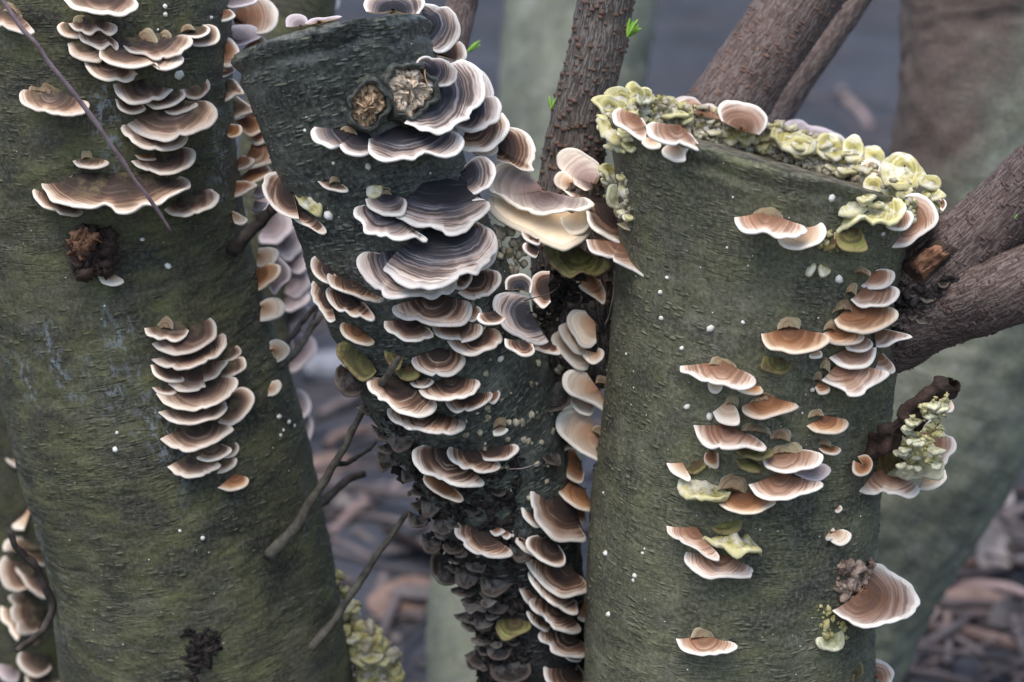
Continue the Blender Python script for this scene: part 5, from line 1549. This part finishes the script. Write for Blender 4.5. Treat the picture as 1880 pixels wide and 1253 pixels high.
ground_twig((595, 1002), (745, 892), 10, PINK, 'pinkish straight fallen stick between mossy trunk and leaning stump', 7)
ground_twig((690, 1165), (722, 1025), 9, GREYT, 'grey fallen stick pointing away beside the curled brown leaves', 8)
ground_twig((665, 1150), (735, 985), 6, BRN, 'thin brown stick beside the grey stick near the curled leaves', 9)
ground_twig((585, 770), (690, 720), 9, GREYT, 'grey blurred stick lying beyond the thin shoots of the mossy trunk', 10)
ground_twig((600, 830), (700, 800), 10, BRN, 'brown blurred stick in the litter behind the mossy trunk', 11)
ground_twig((1545, 175), (1598, 245), 8, PINK, 'lone pale twig on the bare dark soil far behind', 12)
ground_twig((0, 880), (30, 930), 10, GREYT, 'pale stick on the ground beside the mossy trunk', 13)
ground_leaf(755, 1050, 190, MAT['dead_leaf'], 'large curled brown leaf lying behind the leaning stump', 1, 120, 30, .03)
ground_leaf(760, 1140, 170, MAT['dead_leaf'], 'brown leaf with an upturned tip below the large curled leaf', 2, 10, 35, .02)
ground_leaf(610, 870, 110, MAT['dead_leaf'], 'small brown leaf in the litter behind the mossy trunk', 3, 30, 20)
ground_leaf(1830, 935, 110, MAT['dead_leaf2'], 'pale grey leaf lying flat beside the grey-green trunk', 4, 70, 40, .02)
ground_leaf(1815, 1060, 150, MAT['dead_leaf2'], 'pale grey leaf standing up among the fallen twigs', 5, 60, 55, .03)
ground_leaf(1800, 1130, 150, MAT['dead_leaf'], 'brown leaf lying between twigs beside the grey-green trunk', 6, 0, 20)
ground_leaf(660, 940, 110, MAT['dead_leaf2'], 'grey leaf lying under the pinkish stick', 7, 40, 15)

def stone(px, py, rpx, label, seed):
    c = at_ground(px, py); D = (c - CAM) @ FWD; r = rpx * D / FPX
    v, f = ICO2
    V = v * (1 + .22 * vnoise(v[:, 0] * 1.5, v[:, 1] * 1.5, v[:, 2] * 1.5 + seed, seed))[:, None] * np.array([1.1, 1, .65]) * r
    ob = mesh_obj('stone', V, f, MAT['stone'], smooth=False); ob.location = tuple(c + [0, 0, r * .4])
    tag(ob, label, 'stone', 'pale stones on the soil')
stone(600, 690, 46, 'largest pale stone on the soil behind the mossy trunk', 1)
stone(705, 905, 20, 'small pale stone by the pinkish stick', 2)
stone(1860, 1245, 26, 'pale stone in the litter near the stout brown twig', 3)

def litter():
    rgl = np.random.default_rng(77)
    V, F = [], []
    for k in range(900):                                     # twigs
        x, y = rgl.uniform(-1.0, 1.0), 1.5 + rgl.exponential(.55)
        if y > 4.5: continue
        L, r, a = rgl.uniform(.05, .28), rgl.uniform(.002, .006), rgl.uniform(0, 6.28)
        d = np.array([math.cos(a), math.sin(a), rgl.uniform(-.12, .12)]); s = np.array([-d[1], d[0], 0]); u = np.array([0, 0, 1.0])
        c = np.array([x, y, rgl.uniform(.004, .035)]); o = len(V)
        for t in (-.5, 0, .5):
            q = c + d * L * t + s * rgl.uniform(-.01, .01)
            for j in range(5): V.append(q + (s * math.cos(j * 1.2566) + u * math.sin(j * 1.2566)) * r)
        for t in range(2):
            for j in range(5): F.append((o + t * 5 + j, o + t * 5 + (j + 1) % 5, o + t * 5 + 5 + (j + 1) % 5, o + t * 5 + 5 + j))
    ob = mesh_obj('twig_litter', np.array(V), F, MAT['litter'])
    tag(ob, 'thin broken twigs strewn over the dark soil', 'twigs', kind='stuff')
    V, F = [], []
    for k in range(420):
        x, y = rgl.uniform(-1.0, 1.0), 1.5 + rgl.exponential(.5)
        if y > 4.5: continue
        lv, lf = leaf_mesh(rgl, rgl.uniform(.03, .09), rgl.uniform(.008, .02))
        e = Matrix.Rotation(rgl.uniform(0, 6.28), 3, 'Z') @ Matrix.Rotation(rgl.uniform(-.7, .7), 3, 'X')
        lv = lv @ np.array(e).T + [x, y, rgl.uniform(.006, .03)]
        o = len(V); V += list(lv); F += [tuple(i + o for i in f) for f in lf]
    ob = mesh_obj('leaf_litter', np.array(V), F, plain_material('mixed_dead_leaves', S(44, 41, 42), S(104, 96, 94), 14, 0.8, 80, 0.002))
    tag(ob, 'small dead leaves strewn over the dark soil', 'leaves', kind='stuff')
litter()
